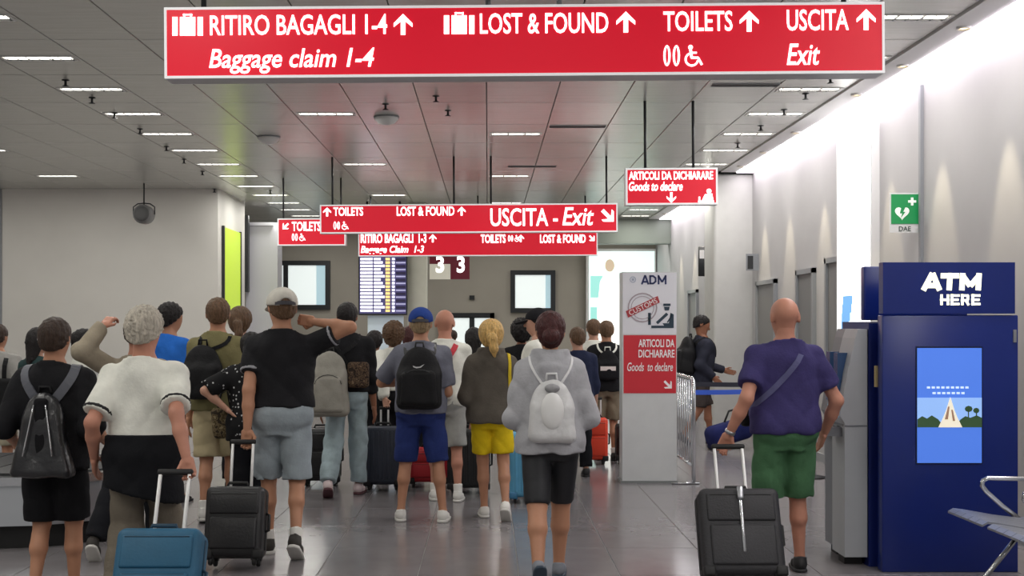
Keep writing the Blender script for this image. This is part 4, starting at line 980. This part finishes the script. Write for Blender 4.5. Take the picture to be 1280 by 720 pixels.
def backpack(I, label, w, hgt, d, zc, m, m2, x0=0.0, taper=0.1, strap_w=.05, h=.011, pocket=True, strap_m=None, style='pack', sx=.095, rad=.06):
    s = I['s']; y0 = -(np.interp(zc, I['sec'][:, 0]/s, I['sec'][:, 2]/s)+.022/s+d/2+.008)
    r, base = worn(I, 'backpack', (x0, y0, zc-hgt/2), label, 'backpack', 'backpacks worn by travellers'); P, Rt = I['P'], I['Rt']
    f = Field(); rt = w/2*(1-taper*.8); hl = hgt-rt*1.1
    f.box(P, Rt, np.array((x0, y0, zc-hgt/2+hl/2))*s, np.array((w/2, d/2, hl/2))*s, rad*s*min(1, d/.14), .05, taper)
    f.ell(P, Rt, np.array((x0, y0+d*.08, zc+hgt/2-rt*1.35))*s, np.array((rt*1.02, d*.42, rt*1.35))*s, .05); f.disp = folds(.004, zc*9+w*30)
    V, Fc = f.mesh(h); bo = link('pack_body', mesh_np('pack_body', V-base, Fc), m, r)
    sm = strap_m or m2
    if pocket:
        f = Field(); f.box(P, Rt, np.array((x0, y0-d*.38, zc-hgt*.16))*s, np.array((w*.40, d*.26, hgt*.28))*s, .035*s, .03, taper); f.disp = folds(.003, 3+w*30)
        V, Fc = f.mesh(h); po_ = link('front_pocket', mesh_np('front_pocket', V-base, Fc), m if style != 'leather' else m2, r)
        I2 = [I['T'](x0+w*.36*math.cos(a), y0-d*.5-.012, zc-hgt*.02+hgt*.16*math.sin(a))-base for a in np.linspace(0.1, math.pi-.1, 9)]
        MB().tube([tuple(p) for p in I2], .004, 6).build('zipper', m2, po_)
    q = [I['T'](x0-.035, y0+d*.25, zc+hgt*.47)-base, I['T'](x0-.03, y0+d*.2, zc+hgt*.47+.05)-base, I['T'](x0+.03, y0+d*.2, zc+hgt*.47+.05)-base, I['T'](x0+.035, y0+d*.25, zc+hgt*.47)-base]
    MB().tube([tuple(p) for p in q], .009, 6).build('grab_handle', m2, r)
    for sg in (-1, 1):
        top = (x0+sg*w*.18, -.12, min(zc+hgt*.42, .42))
        strap(I, 'shoulder_strap', [top, (sg*sx*.92, -.10, .46), (sg*sx*1.05, -.03, .54), (sg*sx*1.1, .08, .46), (sg*sx*1.1, .13, .30)], strap_w, .010, sm, r, base)
    return r, base

# ================================================================== rolling suitcases
def suitcase(label, grip, tilt, w, hgt, d, m, m2, trim=None, rz=0.0, poles=True, ribs=False, group='rolling suitcases', pockets=True, pole_m=None, base=None, spread=.5):
    """grip = world point of the handle bar; the case stands on its wheels below and behind it"""
    t = math.radians(tilt)
    if base is None:
        L = grip.z/math.cos(t); b = Vector((grip.x+math.sin(rz)*L*math.sin(t), grip.y-math.cos(rz)*L*math.sin(t), 0))
    else: b = Vector(base); L = grip
    r = empty('suitcase', b, 0, label, 'suitcase', group); r.rotation_euler = (-t, 0, rz)
    z0 = .055; z1 = z0+hgt; tm = trim or m2
    bo = MB().rbox((-w/2,-d,z0),(w/2,0,z1), min(.045, d*.2), 5).build('case_body', m, r)
    if pockets:
        p = MB().rbox((-w*.40,-d-.016,z0+.05),(w*.40,-d+.03,z0+hgt*.56), .015, 3).build('front_pocket', m, r)
        MB().tube([(-w*.36,-d-.012,z0+hgt*.56-.012),(w*.36,-d-.012,z0+hgt*.56-.012)], .004, 6).build('zipper', m2, p)
        p2 = MB().rbox((-w*.42,-d-.012,z0+hgt*.60),(w*.42,-d+.03,z1-.045), .012, 3).build('upper_pocket', m, r)
        MB().tube([(-w*.38,-d-.010,z1-.055),(w*.38,-d-.010,z1-.055)], .004, 6).build('zipper', m2, p2)
    if ribs:
        for k in range(7):
            x = -w*.38+k*w*.76/6; MB().rbox((x-.011,-d-.007,z0+.05),(x+.011,-d+.02,z1-.05), .006, 2).build('rib', m, r)
    # seam around the case, corner guards, wheels, handles
    c = .05; loop = [(-w/2+c,z0-.001),(w/2-c,z0-.001),(w/2+.001,z0+c),(w/2+.001,z1-c),(w/2-c,z1+.001),(-w/2+c,z1+.001),(-w/2-.001,z1-c),(-w/2-.001,z0+c),(-w/2+c,z0-.001)]
    MB().tube([(x,-d*.5,z) for x, z in loop], .006, 6).build('seam', tm, r)
    for sx in (-1, 1):
        MB().rbox((sx*(w/2-.03)-.035,-d-.006,z0-.012),(sx*(w/2-.03)+.035,-d+.06,z0+.05), .012, 2).build('corner_guard', m2, r)
        for y in (-.035, -d+.035):
            wy = MB(); wy.lathe([(.022,-.013),(.028,-.008),(.028,.008),(.022,.013)], 14, (sx*(w/2-.05), y, .028), M=RY).build('wheel', M_black, r)
            MB().box((sx*(w/2-.05)-.02,y-.02,.035),(sx*(w/2-.05)+.02,y+.02,z0+.006)).build('wheel_mount', m2, r)
    MB().tube([(-.07,-d*.55,z1-.004),(-.06,-d*.55,z1+.028),(.06,-d*.55,z1+.028),(.07,-d*.55,z1-.004)], .011, 8).build('carry_handle', m2, r)
    MB().tube([(w/2-.004,-d*.5,z0+hgt*.36),(w/2+.022,-d*.5,z0+hgt*.38),(w/2+.022,-d*.5,z0+hgt*.6),(w/2-.004,-d*.5,z0+hgt*.62)], .010, 8).build('side_handle', m2, r)
    if poles:
        px_ = w*spread/2
        for sx in (-1, 1):
            MB().rbox((sx*px_-.009,-.036,z1-.05),(sx*px_+.009,-.018,L-.01), .003, 2).build('telescopic_pole', pole_m or M_alu, r)
        MB().rbox((-px_-.018,-.043,L-.016),(px_+.018,-.011,L+.016), .012, 3).build('grip', M_black, r)
    return r
def grip_wrist(g, n=(0, -1, 0), dirn=(0, -.15, -1)):
    """wrist position for a hand whose curled fingers close around the bar at g"""
    return ('w', tuple(np.array(g)-unit(dirn)*.085-np.array(n)*.022))

# ================================================================== the travellers
SK1 = skin('skin_tan', (182,132,104)); SK2 = skin('skin_fair', (196,150,128)); SK3 = skin('skin_brown', (150,102,78)); SK4 = skin('skin_red', (190,134,112))
HB = hairm('hair_dark_brown', (58,44,36)); HK = hairm('hair_black', (30,26,26)); HG = hairm('hair_grey', (186,178,164)); HM = hairm('hair_brown', (98,74,54)); HY = hairm('hair_blonde', (206,168,104)); HR = hairm('hair_auburn', (70,34,34)); HGB = hairm('hair_greyed', (150,128,98))
B_ = fabric('black_cotton', (26,26,29)); BK = fabric('black_knit', (22,22,25), vary=.2); DK = fabric('dark_trouser', (24,25,30))
WHT = fabric('white_cotton', (226,226,216)); NVY = fabric('navy_cotton', (38,44,70)); GRY = fabric('grey_tee', (112,114,126)); 
SHW = (mat('shoe_white', (226,224,218), 0.6, bump=.1), M_sole); SHD = (mat('shoe_dark', (54,50,46), 0.7, bump=.2), M_sole); SHB = (mat('shoe_black', (32,32,34), 0.6), M_soled); SHG = (mat('shoe_grey', (120,124,132), 0.7, bump=.2), mat('sole_blue', (44,58,72), .7))
LEA = mat('black_leather', (34,34,37), 0.28, bump=.5, bscale=22, spec=.6); NYL = fabric('black_nylon', (26,26,28), rough=.6); STR = mat('strap_grey', (88,90,98), 0.5, bump=.2)
SOCK = mat('white_sock', (228,226,220), .9, bump=.3, bscale=90)

# -- man in black with leather backpack, left foreground
I = person('person in black top and long black shorts wearing a black leather backpack', 68, 6.9, 395, sex='m', b=1.04, skinm=SK1, hair=('short', HB), head=(4, 0), footL=(0, -.05, 8), footR=(0, .10, 0),
           handL=(-.27, .12, .92), handR=(.27, .12, .92), topw=dict(m=B_, sleeve=1.05, sease=.03, hem=-.08, ease=.03, boxy=.8), bottom=dict(m=BK, to=.93, ease=.035, flare=1.5), shoe=SHD, h=.013)
r, base = backpack(I, 'black leather backpack with broad grey straps on the person in black', .29, .50, .11, .13, LEA, NYL, taper=.30, strap_w=.052, strap_m=STR, style='leather', pocket=False, rad=.05, sx=.135)
for sg in (-1, 1):
    MB().tube([tuple(I['T'](sg*.035, -.255+.05*0, .31-.05*k)*1.0+np.array((sg*.008*k, -.004*k, 0))-base) for k in range(7)], .005, 6).build('zipper', M_chrome, r)
f = Field(); y0 = -.235; f.box(I['P'], I['Rt'], np.array((0, y0, .17))*I['s'], np.array((.04, .018, .18))*I['s'], .016, .02); V, Fc = f.mesh(.009); link('front_flap', mesh_np('flap', V-base, Fc), BK, r)
MB().lathe([(.004,-.012),(.010,-.008),(.010,.008),(.004,.012)], 8, tuple(I['HC']+I['Rh'] @ np.array((-.092,.002,-.005)))).build('earbud', M_white, I['root'])

# -- man in white polo with the blue suitcase
g = px(231, 594, 6.28); BLU = mat('case_blue', (30,92,124), .55, bump=.15, bscale=70, vary=.08)
suitcase('teal blue soft suitcase pulled by the person in the white polo', px(216, 592, 6.28)+Vector((.02,0,0)), 24, .42, .52, .22, BLU, mat('case_blue_dark', (20,58,80), .6), spread=.36)
I = person('grey-haired person in white polo, black jacket tied at waist, pulling a blue suitcase', 180, 6.6, 382, b=1.0, skinm=SK4, hair=('thick', HG), footL=(-.01, -.16, 18), footR=(.02, .18, 0), lean=3,
           handL=('px', 118, 572, -.02), handR=grip_wrist(g), gripR=(0, -1, .2), topw=dict(m=WHT, sleeve=.80, sease=.032, hem=.10, ease=.026, collar=WHT, trim=mat('trim_black', (30,30,32), .8), boxy=.75), bottom=dict(m=fabric('khaki_trouser', (112,104,92)), to=1.93, ease=.032), shoe=SHD, h=.013)
f = Field(); s = I['s']; sec = I['sec'][:5].copy(); sec[0, 1:3] = sec[1, 1:3]*1.02; f.loft(I['P'], I['Rt'], np.vstack([[-.30*s, .17*s, .11*s, -.02*s], sec]), .052); f.cut(plane_cut(I['T'](0, 0, .13), I['Rt'] @ np.array((0, 0, 1.)))); f.cut(plane_cut(I['T'](0, 0, -.20), unit((-.25, 0, -1)))); f.disp = folds(.008, 4)
V, Fc = f.mesh(.014); link('tied_jacket', mesh_np('tied_jacket', V, Fc), fabric('jacket_black', (20,21,25)), I['root'])

# -- person behind the polo: khaki sleeve raised, black trousers
KH = fabric('khaki_shirt', (150,140,122))
I = person('person in khaki long sleeves with one fist raised, half hidden behind the white polo', 172, 8.25, 392, b=.95, skinm=SK4, hair=('short', HB), footL=(-.17, -.10, 42), footR=(0, .2, 0), handL=('px', 129, 408, -.06), elbowL=(-.5, -.8, -.5), gripL=(.4, 1, 0),
           topw=dict(m=KH, sleeve=1.95, sease=.022, hem=-.05), bottom=dict(m=DK, to=1.92, ease=.022), shoe=SHD, h=.016)

# -- people at the far left, behind the carousel
I = person('person in grey tee and khaki shorts at the hall edge, black bag on one shoulder', -3, 11.2, 404, b=1.05, skinm=SK1, hair=('short', HB), topw=dict(m=fabric('grey_marl', (150,148,144)), hem=-.06), bottom=dict(m=fabric('khaki_shorts2', (176,168,146)), to=.9, ease=.035), shoe=SHB, h=.018, handR=(.26,.1,.95))
r, base = worn(I, 'shoulder_bag', (.13, -.2, -.02), 'black shoulder bag worn by the person in grey at the hall edge', 'bag')
f = Field(); f.box(I['P'], I['Rt'], np.array((.13, -.2, .12))*I['s'], (.12,.07,.15), .03); V, Fc = f.mesh(.013); link('bag_body', mesh_np('bag', V-base, Fc), NYL, r)
strap(I, 'strap', [(.12,-.14,.2),(.10,-.10,.42),(.09,-.02,.54),(.05,.1,.44),(-.05,.13,.3)], .04, .008, NYL, r, base)
person('dark-haired person in a teal top behind the person in black', 47, 10.9, 409, face=-20, sex='f', b=1, skinm=SK2, hair=('long', HK), topw=dict(m=fabric('teal_dark', (46,66,66)), hem=-.06), bottom=dict(m=DK, to=1.9, ease=.02), shoe=SHB, h=.02)
person('short person with dark hair and white collared top, face turned right', 104, 10.9, 411, face=-55, sex='f', b=.95, skinm=SK3, hair=('thick', HK), topw=dict(m=WHT, hem=-.06), bottom=dict(m=DK, to=1.9, ease=.02), shoe=SHB, h=.02)
person('dark-haired person in a bright blue tee behind the white polo', 212, 10.9, 378, face=-30, b=.95, skinm=SK1, hair=('thick', HK), topw=dict(m=fabric('bright_blue', (42,108,200)), hem=-.06), bottom=dict(m=DK, to=.95, ease=.03), shoe=SHB, h=.018)

# -- olive tee with small black sling pack
OL = fabric('olive_tee', (118,112,78)); KS = fabric('khaki_shorts', (184,170,136))
I = person('person in olive tee and khaki shorts with a small black backpack on the left shoulder', 272, 9.9, 371, b=1.06, skinm=SK1, hair=('short', HM), head=(12, 0), footL=(.02, -.12, 6), footR=(0, .1, 0), topw=dict(m=OL, hem=-.05, ease=.026), bottom=dict(m=KS, to=.96, ease=.036, flare=1.4), shoe=SHW, sock=SOCK, h=.015, handR=('px', 300, 505, .1))
backpack(I, 'small black backpack on the person in olive', .27, .42, .11, .25, NYL, B_, x0=-.08, taper=-.06, strap_w=.03, pocket=False)
CAMO = voro('camouflage', [(58,50,40),(112,98,74),(84,72,50),(140,126,98)], 22)
r = empty('camouflage_bag', tuple(px(281, 548, 9.62)), 0, 'camouflage print handbag hanging between the olive tee and the dotted blouse', 'bag')
f = Field(); f.box((0,0,0), np.eye(3), (0,0,.12), (.10,.05,.12), .04, .02, -.1); f.disp = folds(.004, 2); V, Fc = f.mesh(.011); link('bag_body', mesh_np('bag', V, Fc), CAMO, r)
MB().tube([(-.06,0,.22),(-.03,0,.36),(.02,0,.38),(.05,0,.22)], .008).build('handle', M_black, r)
I = person('brown-haired person in olive grey top just past the olive tee', 300, 11.6, 384, b=1.0, sex='f', skinm=SK2, hair=('pony', HM), topw=dict(m=fabric('olive_grey', (136,130,108)), hem=-.05), bottom=dict(m=DK, to=1.9, ease=.02), shoe=SHB, h=.02)
I = person('short dark-haired person in black blouse with tiny white dots', 314, 9.55, 414, sex='f', b=1.08, skinm=SK2, hair=('bun', HK), topw=dict(m=voro('dotted_black', [(26,26,28),(190,190,190)], 26, dots=True), hem=-.14, sleeve=.95, sease=.04, ease=.035, name='blouse'), bottom=dict(m=DK, to=1.9, ease=.035), shoe=SHB, handL=('px', 284, 512, -.12), elbowL=(-1, -.6, -.3), h=.016)

# -- capped man with the black suitcase
g = px(305, 553, 8.18); CBK = mat('case_black', (34,34,36), .38, bump=.2, bscale=60, vary=.1)
suitcase('glossy black suitcase pulled by the person in the pale cap', g, 14, .385, .46, .22, CBK, M_black, spread=.36)
PBK = fabric('black_polo', (32,32,35)); GRS = fabric('grey_denim', (150,160,166))
I = person('tall person in pale cap, black polo and grey denim shorts, hand raised to the shoulder', 352, 8.4, 357, face=4, b=1.15, skinm=SK1, hair=('short', HM), head=(18, 2), footL=(0.0, .10, 0), footR=(.02, -.22, 34), lean=2,
           handL=grip_wrist(g, dirn=(-.2, -.1, -1)), gripL=(0, -1, .1), handR=('px', 392, 402, .02), elbowR=('px', 440, 400, -.04), gripR=(-.2, 1, .1), topw=dict(m=PBK, sleeve=.62, sease=.026, hem=.06, ease=.022, collar=PBK, trim=mat('trim_grey', (150,150,156), .8), boxy=.7), bottom=dict(m=GRS, to=.97, ease=.04, flare=1.3), shoe=SHD, sock=SOCK, cap=fabric('cap_pale', (200,196,186)), h=.013)

# -- black top, jeans, grey backpack
JE = fabric('jeans_pale', (166,184,190), vary=.2)
I = person('person in black top and pale jeans carrying a grey backpack', 434, 11.3, 377, b=1.08, skinm=SK3, hair=('short', HK), footL=(-.05, -.22, 30), footR=(0, .12, 0), topw=dict(m=B_, sleeve=1.5, sease=.024, hem=.03, ease=.026), bottom=dict(m=JE, to=1.93, ease=.026), shoe=(mat('shoe_pink', (214,196,196), .6), mat('sole_plum', (96,60,66), .7)), h=.016)
GPK = fabric('pack_grey', (150,147,138)); 
backpack(I, 'pale grey backpack hanging at the left of the person in jeans', .33, .58, .15, .10, GPK, fabric('pack_trim', (60,60,60)), x0=-.135, taper=.12, strap_w=.04, strap_m=NYL)
r, base = worn(I, 'waist_bag', (.12, -.19, .08), 'brown patterned waist bag on the person in jeans', 'bag')
f = Field(); f.box(I['P'], I['Rt'], np.array((.12, -.19, .18))*I['s'], (.10, .05, .12), .035); V, Fc = f.mesh(.012); link('bag_body', mesh_np('bag', V-base, Fc), voro('brown_pattern', [(44,36,32),(92,74,58),(60,48,40),(120,100,80)], 30), r)
strap(I, 'strap', [(.06,-.13,.2),(-.02,-.12,.34),(-.09,-.08,.47),(-.09,0,.54)], .03, .006, NYL, r, base)

# -- blue cap, grey tee, black backpack
I = person('person in blue cap, grey tee and blue shorts with a black backpack', 526, 9.85, 382, b=1.12, skinm=SK1, hair=('short', HGB), footL=(-.07, .02, 0), footR=(.09, -.03, 0), lean=1, handL=(-.12, .26, 1.13), elbowL=('px', 476, 452, -.05), handR=(.20, .22, 1.05), elbowR=(.15, -1, -.4),
           topw=dict(m=GRY, sleeve=.85, sease=.03, hem=-.02, ease=.026), bottom=dict(m=fabric('shorts_blue', (42,56,112)), to=1.0, ease=.034, flare=1.3), shoe=SHW, cap=fabric('cap_blue', (38,64,134)), h=.014)
r, base = backpack(I, 'black backpack with a pale swoosh on the person in the blue cap', .35, .50, .17, .27, NYL, mat('pack_black_trim', (48,48,50), .4), taper=.06, strap_w=.06)
y = -.345
pts = [(-.045,.372),(-.02,.362),(.01,.364),(.05,.384),(.02,.355),(-.015,.350),(-.04,.358)]
MB().add([tuple(I['T'](a, -.352, z)-base) for a, z in pts], [tuple(range(7))]).build('printed_mark', mat('mark_grey', (190,190,190), .5), r)

# -- bald man in white tee, red strap
I = person('bald person in white tee and light grey shorts with a red strap', 556, 11.0, 387, b=1.02, skinm=SK4, hair=('bald', None), footL=(0.0, .02, 0), footR=(.03, -.06, 0), topw=dict(m=WHT, hem=-.04), bottom=dict(m=fabric('shorts_grey', (166,166,162)), to=.97, ease=.036, flare=1.3), shoe=SHW, sock=SOCK, h=.016)
r, base = worn(I, 'shoulder_bag', (-.05, -.22, 0), 'white and red shoulder bag on the bald person in white', 'bag')
f = Field(); f.box(I['P'], I['Rt'], np.array((-.05, -.2, .14))*I['s'], (.13,.05,.14), .04); V, Fc = f.mesh(.013); link('bag_body', mesh_np('bag', V-base, Fc), fabric('bag_pale', (190,186,180)), r)
strap(I, 'strap', [(-.02,-.13,.26),(.04,-.12,.40),(.09,-.08,.49),(.09,.02,.54),(.06,.12,.4)], .05, .01, mat('strap_red', (196,40,56), .6), r, base)

# -- blonde woman in yellow shorts
TP = fabric('taupe_hoodie', (92,86,78)); 
I = person('blonde person in taupe hoodie and yellow shorts', 614, 10.0, 400, sex='f', b=1.1, skinm=SK1, hair=('pony', HY), footL=(.03, .06, 0), footR=(.03, -.2, 38), lean=2, handL=(-.19, .2, .95), elbowL=(-.2, -1, -.4), handR=(.22, .18, 1.0), topw=dict(m=TP, sleeve=1.95, sease=.03, hem=-.07, ease=.04, boxy=.9, hood=True, name='hoodie'), bottom=dict(m=fabric('yellow_shorts', (222,192,30)), to=.8, ease=.03), shoe=SHW, h=.014)
r, base = worn(I, 'crossbody_bag', (.2, -.05, .02), 'yellow shoulder bag on the person in yellow shorts', 'bag')
f = Field(); f.box(I['P'], I['Rt'], np.array((.215, .02, .12))*I['s'], (.035,.09,.10), .025); V, Fc = f.mesh(.011); link('bag_body', mesh_np('bag', V-base, Fc), fabric('bag_yellow', (214,186,50)), r)
strap(I, 'strap', [(.19,-.06,.16),(.16,-.11,.34),(.125,-.07,.47),(.115,.02,.5)], .025, .008, fabric('bag_yellow', (214,186,50)), r, base)

# -- woman in grey hoodie with white drawstring bag
HOO = fabric('hoodie_grey', (172,172,176))
I = person('person in light grey hoodie and black cycling shorts with a white pack', 688, 7.55, 388, sex='f', b=1.10, skinm=SK1, hair=('bun', HR), footL=(.0, -.30, 66), footR=(-.03, .16, 0), lean=3, handL=(-.16, .24, 1.0), handR=(.18, .24, 1.0), elbowL=(-.32, -.9, -.3), elbowR=(.32, -.9, -.3), topw=dict(m=HOO, sleeve=1.95, sease=.022, hem=-.07, ease=.038, boxy=.7, hood=True, name='hoodie', folds=.008), bottom=dict(m=mat('lycra_black', (24,25,30), .55, bump=.08), to=.97, ease=.012, flare=1.0), shoe=SHG, h=.013, limb=1.2)
WPK = mat('pack_white', (206,206,206), .35, bump=.5, bscale=26, vary=.08)
r, base = backpack(I, 'white glossy drawstring backpack on the person in the grey hoodie', .28, .40, .12, .20, WPK, mat('cord_white', (220,220,220), .6), taper=.12, strap_w=.014, pocket=False, sx=.11)
f = Field(); f.ell(I['P'], I['Rt'], np.array((0, -.25, .20))*I['s'], np.array((.075, .035, .12))*I['s']); V, Fc = f.mesh(.009); link('oval_panel', mesh_np('oval', V-base, Fc), mat('pack_pale', (226,226,224), .3), r)
f = Field(); f.ell(I['P'], I['Rt'], np.array((0, -.232, .345))*I['s'], np.array((.05, .03, .03))*I['s']); V, Fc = f.mesh(.009); link('gathered_top', mesh_np('gather', V-base, Fc), mat('pack_grey2', (150,150,152), .5, bump=.6, bscale=40), r)

# -- bald man in purple tee, green shorts, black suitcase
g = px(907, 560, 7.62)
CB2 = mat('case_charcoal', (44,44,47), .6, bump=.3, bscale=80, vary=.12)
r = suitcase('black soft suitcase with a silver zip pulled by the person in green shorts', g+Vector((.01,0,0)), 25, .485, .53, .24, CB2, M_black, spread=.36)
MB().rbox((-.012,-.262,.18),(.008,-.255,.56), .003, 1).build('zip_chain', M_chrome, r); MB().rbox((-.02,-.275,.50),(.018,-.255,.58), .008, 2).build('zip_pull', M_steel, r)
PUR = fabric('purple_tee', (60,54,100)); GRN = fabric('green_shorts', (74,114,80))
I = person('bald person in purple tee and green shorts pulling a black suitcase', 981, 7.75, 372, face=3, b=1.13, skinm=SK4, hair=('bald', None), head=(-2, 4), footL=(.0, -.06, 10), footR=(.03, .12, 0), lean=2, handL=grip_wrist(g+Vector((.02,0,0)), dirn=(-.1, -.2, -1)), gripL=(0, -1, .1), handR=(.30, .12, .90), elbowR=(.7, -.7, 0), topw=dict(m=PUR, sleeve=.68, sease=.030, hem=-.02, ease=.026, boxy=.8), bottom=dict(m=GRN, to=1.0, ease=.040, flare=1.35), shoe=SHB, h=.013, limb=1.05)
w_ = I['Wr'][0]; e_ = I['E'][0]; MB().lathe([(.030,-.012),(.034,-.010),(.034,.010),(.030,.012)], 14, tuple(w_*.93+e_*.07), M=Vector(tuple(w_-e_)).to_track_quat('Z', 'Y').to_matrix().to_4x4()).build('wrist_watch', M_steel, I['root'])
r, base = worn(I, 'sling_strap_bag', (-.16, .14, .02), 'slim dark crossbody bag with its strap over the purple tee', 'bag')
f = Field(); f.box(I['P'], I['Rt'], np.array((-.16, .16, .10))*I['s'], (.08,.03,.09), .02); V, Fc = f.mesh(.011); link('bag_body', mesh_np('bag', V-base, Fc), NYL, r)
strap(I, 'strap', [(-.20,.06,.10),(-.19,-.04,.14),(-.12,-.12,.24),(-.02,-.13,.36),(.06,-.11,.46),(.09,-.03,.54),(.06,.08,.48)], .035, .006, fabric('strap_slate', (92,92,128)), r, base)

# -- man walking to the right behind the belt
I = person('person in dark jacket and shorts walking right behind the barrier belt, big black backpack', 876, 16.1, 393, face=-80, b=1.05, skinm=SK3, hair=('short', HK), head=(0, 12), footL=(0, .2, 0), footR=(0, -.25, 30), handL=(-.12, .38, .98), handR=(.2, .1, .9), lean=6, topw=dict(m=fabric('jacket_charcoal', (44,46,58)), sleeve=1.95, sease=.024, hem=-.06, ease=.03, name='jacket'), bottom=dict(m=fabric('shorts_brown', (70,62,60)), to=.92, ease=.034), shoe=SHB, h=.018)
backpack(I, 'big black backpack on the person walking right', .32, .52, .22, .28, NYL, B_, taper=.04, strap_w=.05, h=.014)

# -- pair beyond the totem
I = person('person in black tee and khaki shorts beyond the totem, drawstring bag with white cords', 758, 14.2, 400, b=1.05, skinm=SK1, hair=('short', HM), footL=(0, .02, 0), topw=dict(m=B_, hem=-.05, sleeve=.7), bottom=dict(m=fabric('shorts_stone', (128,116,98)), to=.95, ease=.036), shoe=SHB, sock=SOCK, h=.018)
r, base = backpack(I, 'black drawstring bag with white cords on the person beyond the totem', .28, .36, .08, .28, B_, WHT, taper=.05, strap_w=.022, pocket=False, h=.014, sx=.10)
MB().box((-.09,-.012,.10),(.09,-.004,.15)).build('label_patch', mat('patch_white', (226,214,210), .6), r).location = tuple(I['T'](0, -.215, .10)-base-np.array((0,.0,.0)))
person('person in white tee with dark pack straps beside the drawstring bag', 742, 14.7, 398, b=1.0, skinm=SK2, hair=('short', HM), topw=dict(m=WHT, hem=-.05), bottom=dict(m=fabric('shorts_slate', (84,84,90)), to=.95, ease=.034), shoe=SHB, h=.02)
I = person('person in navy checked shirt beside the grey hoodie', 722, 12.7, 408, face=10, b=.95, skinm=SK2, hair=('short', HM), topw=dict(m=NVY, hem=-.06, sleeve=1.4), bottom=dict(m=DK, to=1.92, ease=.02), shoe=SHB, h=.02)

# -- black cap, white shirt, and others in the middle distance
person('person in black cap and white shirt facing left, past the grey hoodie', 673, 11.4, 383, face=70, b=1.0, skinm=SK2, hair=('short', HK), cap=fabric('cap_black', (30,30,34)), topw=dict(m=WHT, hem=-.04, sleeve=1.9), bottom=dict(m=DK, to=1.92, ease=.02), shoe=SHB, h=.018)
person('dark-haired person in dark top behind the blonde person', 652, 12.6, 399, sex='f', b=1.0, skinm=SK3, hair=('curly', HK), topw=dict(m=B_, hem=-.05), bottom=dict(m=DK, to=1.92, ease=.02), shoe=SHB, h=.02)
g2 = px(481, 510, 11.8)
NC = mat('case_slate', (44,50,64), .45, bump=.1, vary=.06)
suitcase('slate hard-shell suitcase beside the blue cap person', g2, 3, .36, .56, .24, NC, M_black, ribs=True, pockets=False, spread=.2)
I = person('brown-haired person in white long sleeves and dark apron top holding the slate suitcase', 492, 12.15, 403, sex='f', b=.98, skinm=SK2, hair=('curly', HM), topw=dict(m=WHT, sleeve=1.95, sease=.03, hem=.1, ease=.03), bottom=dict(m=B_, to=1.92, ease=.04), shoe=SHB, handL=grip_wrist(g2), gripL=(0, -1, .1), h=.018)
person('black-haired person between the jeans and the white sleeves', 468, 13.0, 413, sex='f', b=1.0, skinm=SK3, hair=('thick', HK), topw=dict(m=B_, hem=-.05), bottom=dict(m=DK, to=1.92, ease=.02), shoe=SHB, h=.02)
person('auburn-haired person hidden behind the blue cap', 513, 13.4, 407, sex='f', b=1.0, skinm=SK2, hair=('long', HR), topw=dict(m=fabric('maroon_top', (84,40,48)), hem=-.05), bottom=dict(m=DK, to=1.92, ease=.02), shoe=SHB, h=.02)
person('dark-haired person left of the blonde ponytail', 592, 12.6, 409, sex='f', b=1.0, skinm=SK2, hair=('long', HK), topw=dict(m=B_, hem=-.05), bottom=dict(m=DK, to=1.92, ease=.02), shoe=SHB, h=.02)
person('small far person in brown by the bright back door', 566, 21.0, 412, sex='f', b=1.0, skinm=SK3, hair=('short', HB), topw=dict(m=fabric('brown_top', (96,72,66)), hem=-.05), bottom=dict(m=DK, to=1.92, ease=.02), shoe=SHB, h=.024)

# -- luggage standing among the crowd
def stand(label, u, Y, w, hgt, d, m, m2, L=.95, ribs=True, rz=0.0, poles=True):
    return suitcase(label, L, 0, w, hgt, d, m, m2, ribs=ribs, pockets=not ribs, rz=rz, poles=poles, base=((u-U0)/FPX*Y, Y, 0))
stand('black suitcase behind the yellow shorts', 586, 11.6, .40, .56, .24, CBK, M_black, poles=False)
stand('light blue hard suitcase behind the black cycling shorts', 668, 11.0, .46, .58, .24, mat('case_sky', (96,168,206), .4, vary=.05), mat('case_sky_dark', (60,120,160), .5), L=.8)
stand('red suitcase between the legs of the blue cap person', 537, 12.0, .40, .34, .22, mat('case_red', (176,34,44), .5, bump=.1), M_black, ribs=False, poles=False)
stand('orange red suitcase beside the khaki shorts beyond the totem', 743, 13.9, .28, .48, .2, mat('case_orange', (220,64,36), .5, bump=.1), M_black, ribs=False, L=.75)
stand('black suitcase behind the pale jeans', 404, 12.1, .38, .52, .22, CBK, M_black, ribs=False, poles=False)
stand('black suitcase at the foot of the totem pair', 781, 14.0, .24, .40, .2, CBK, M_black, ribs=False, poles=False)
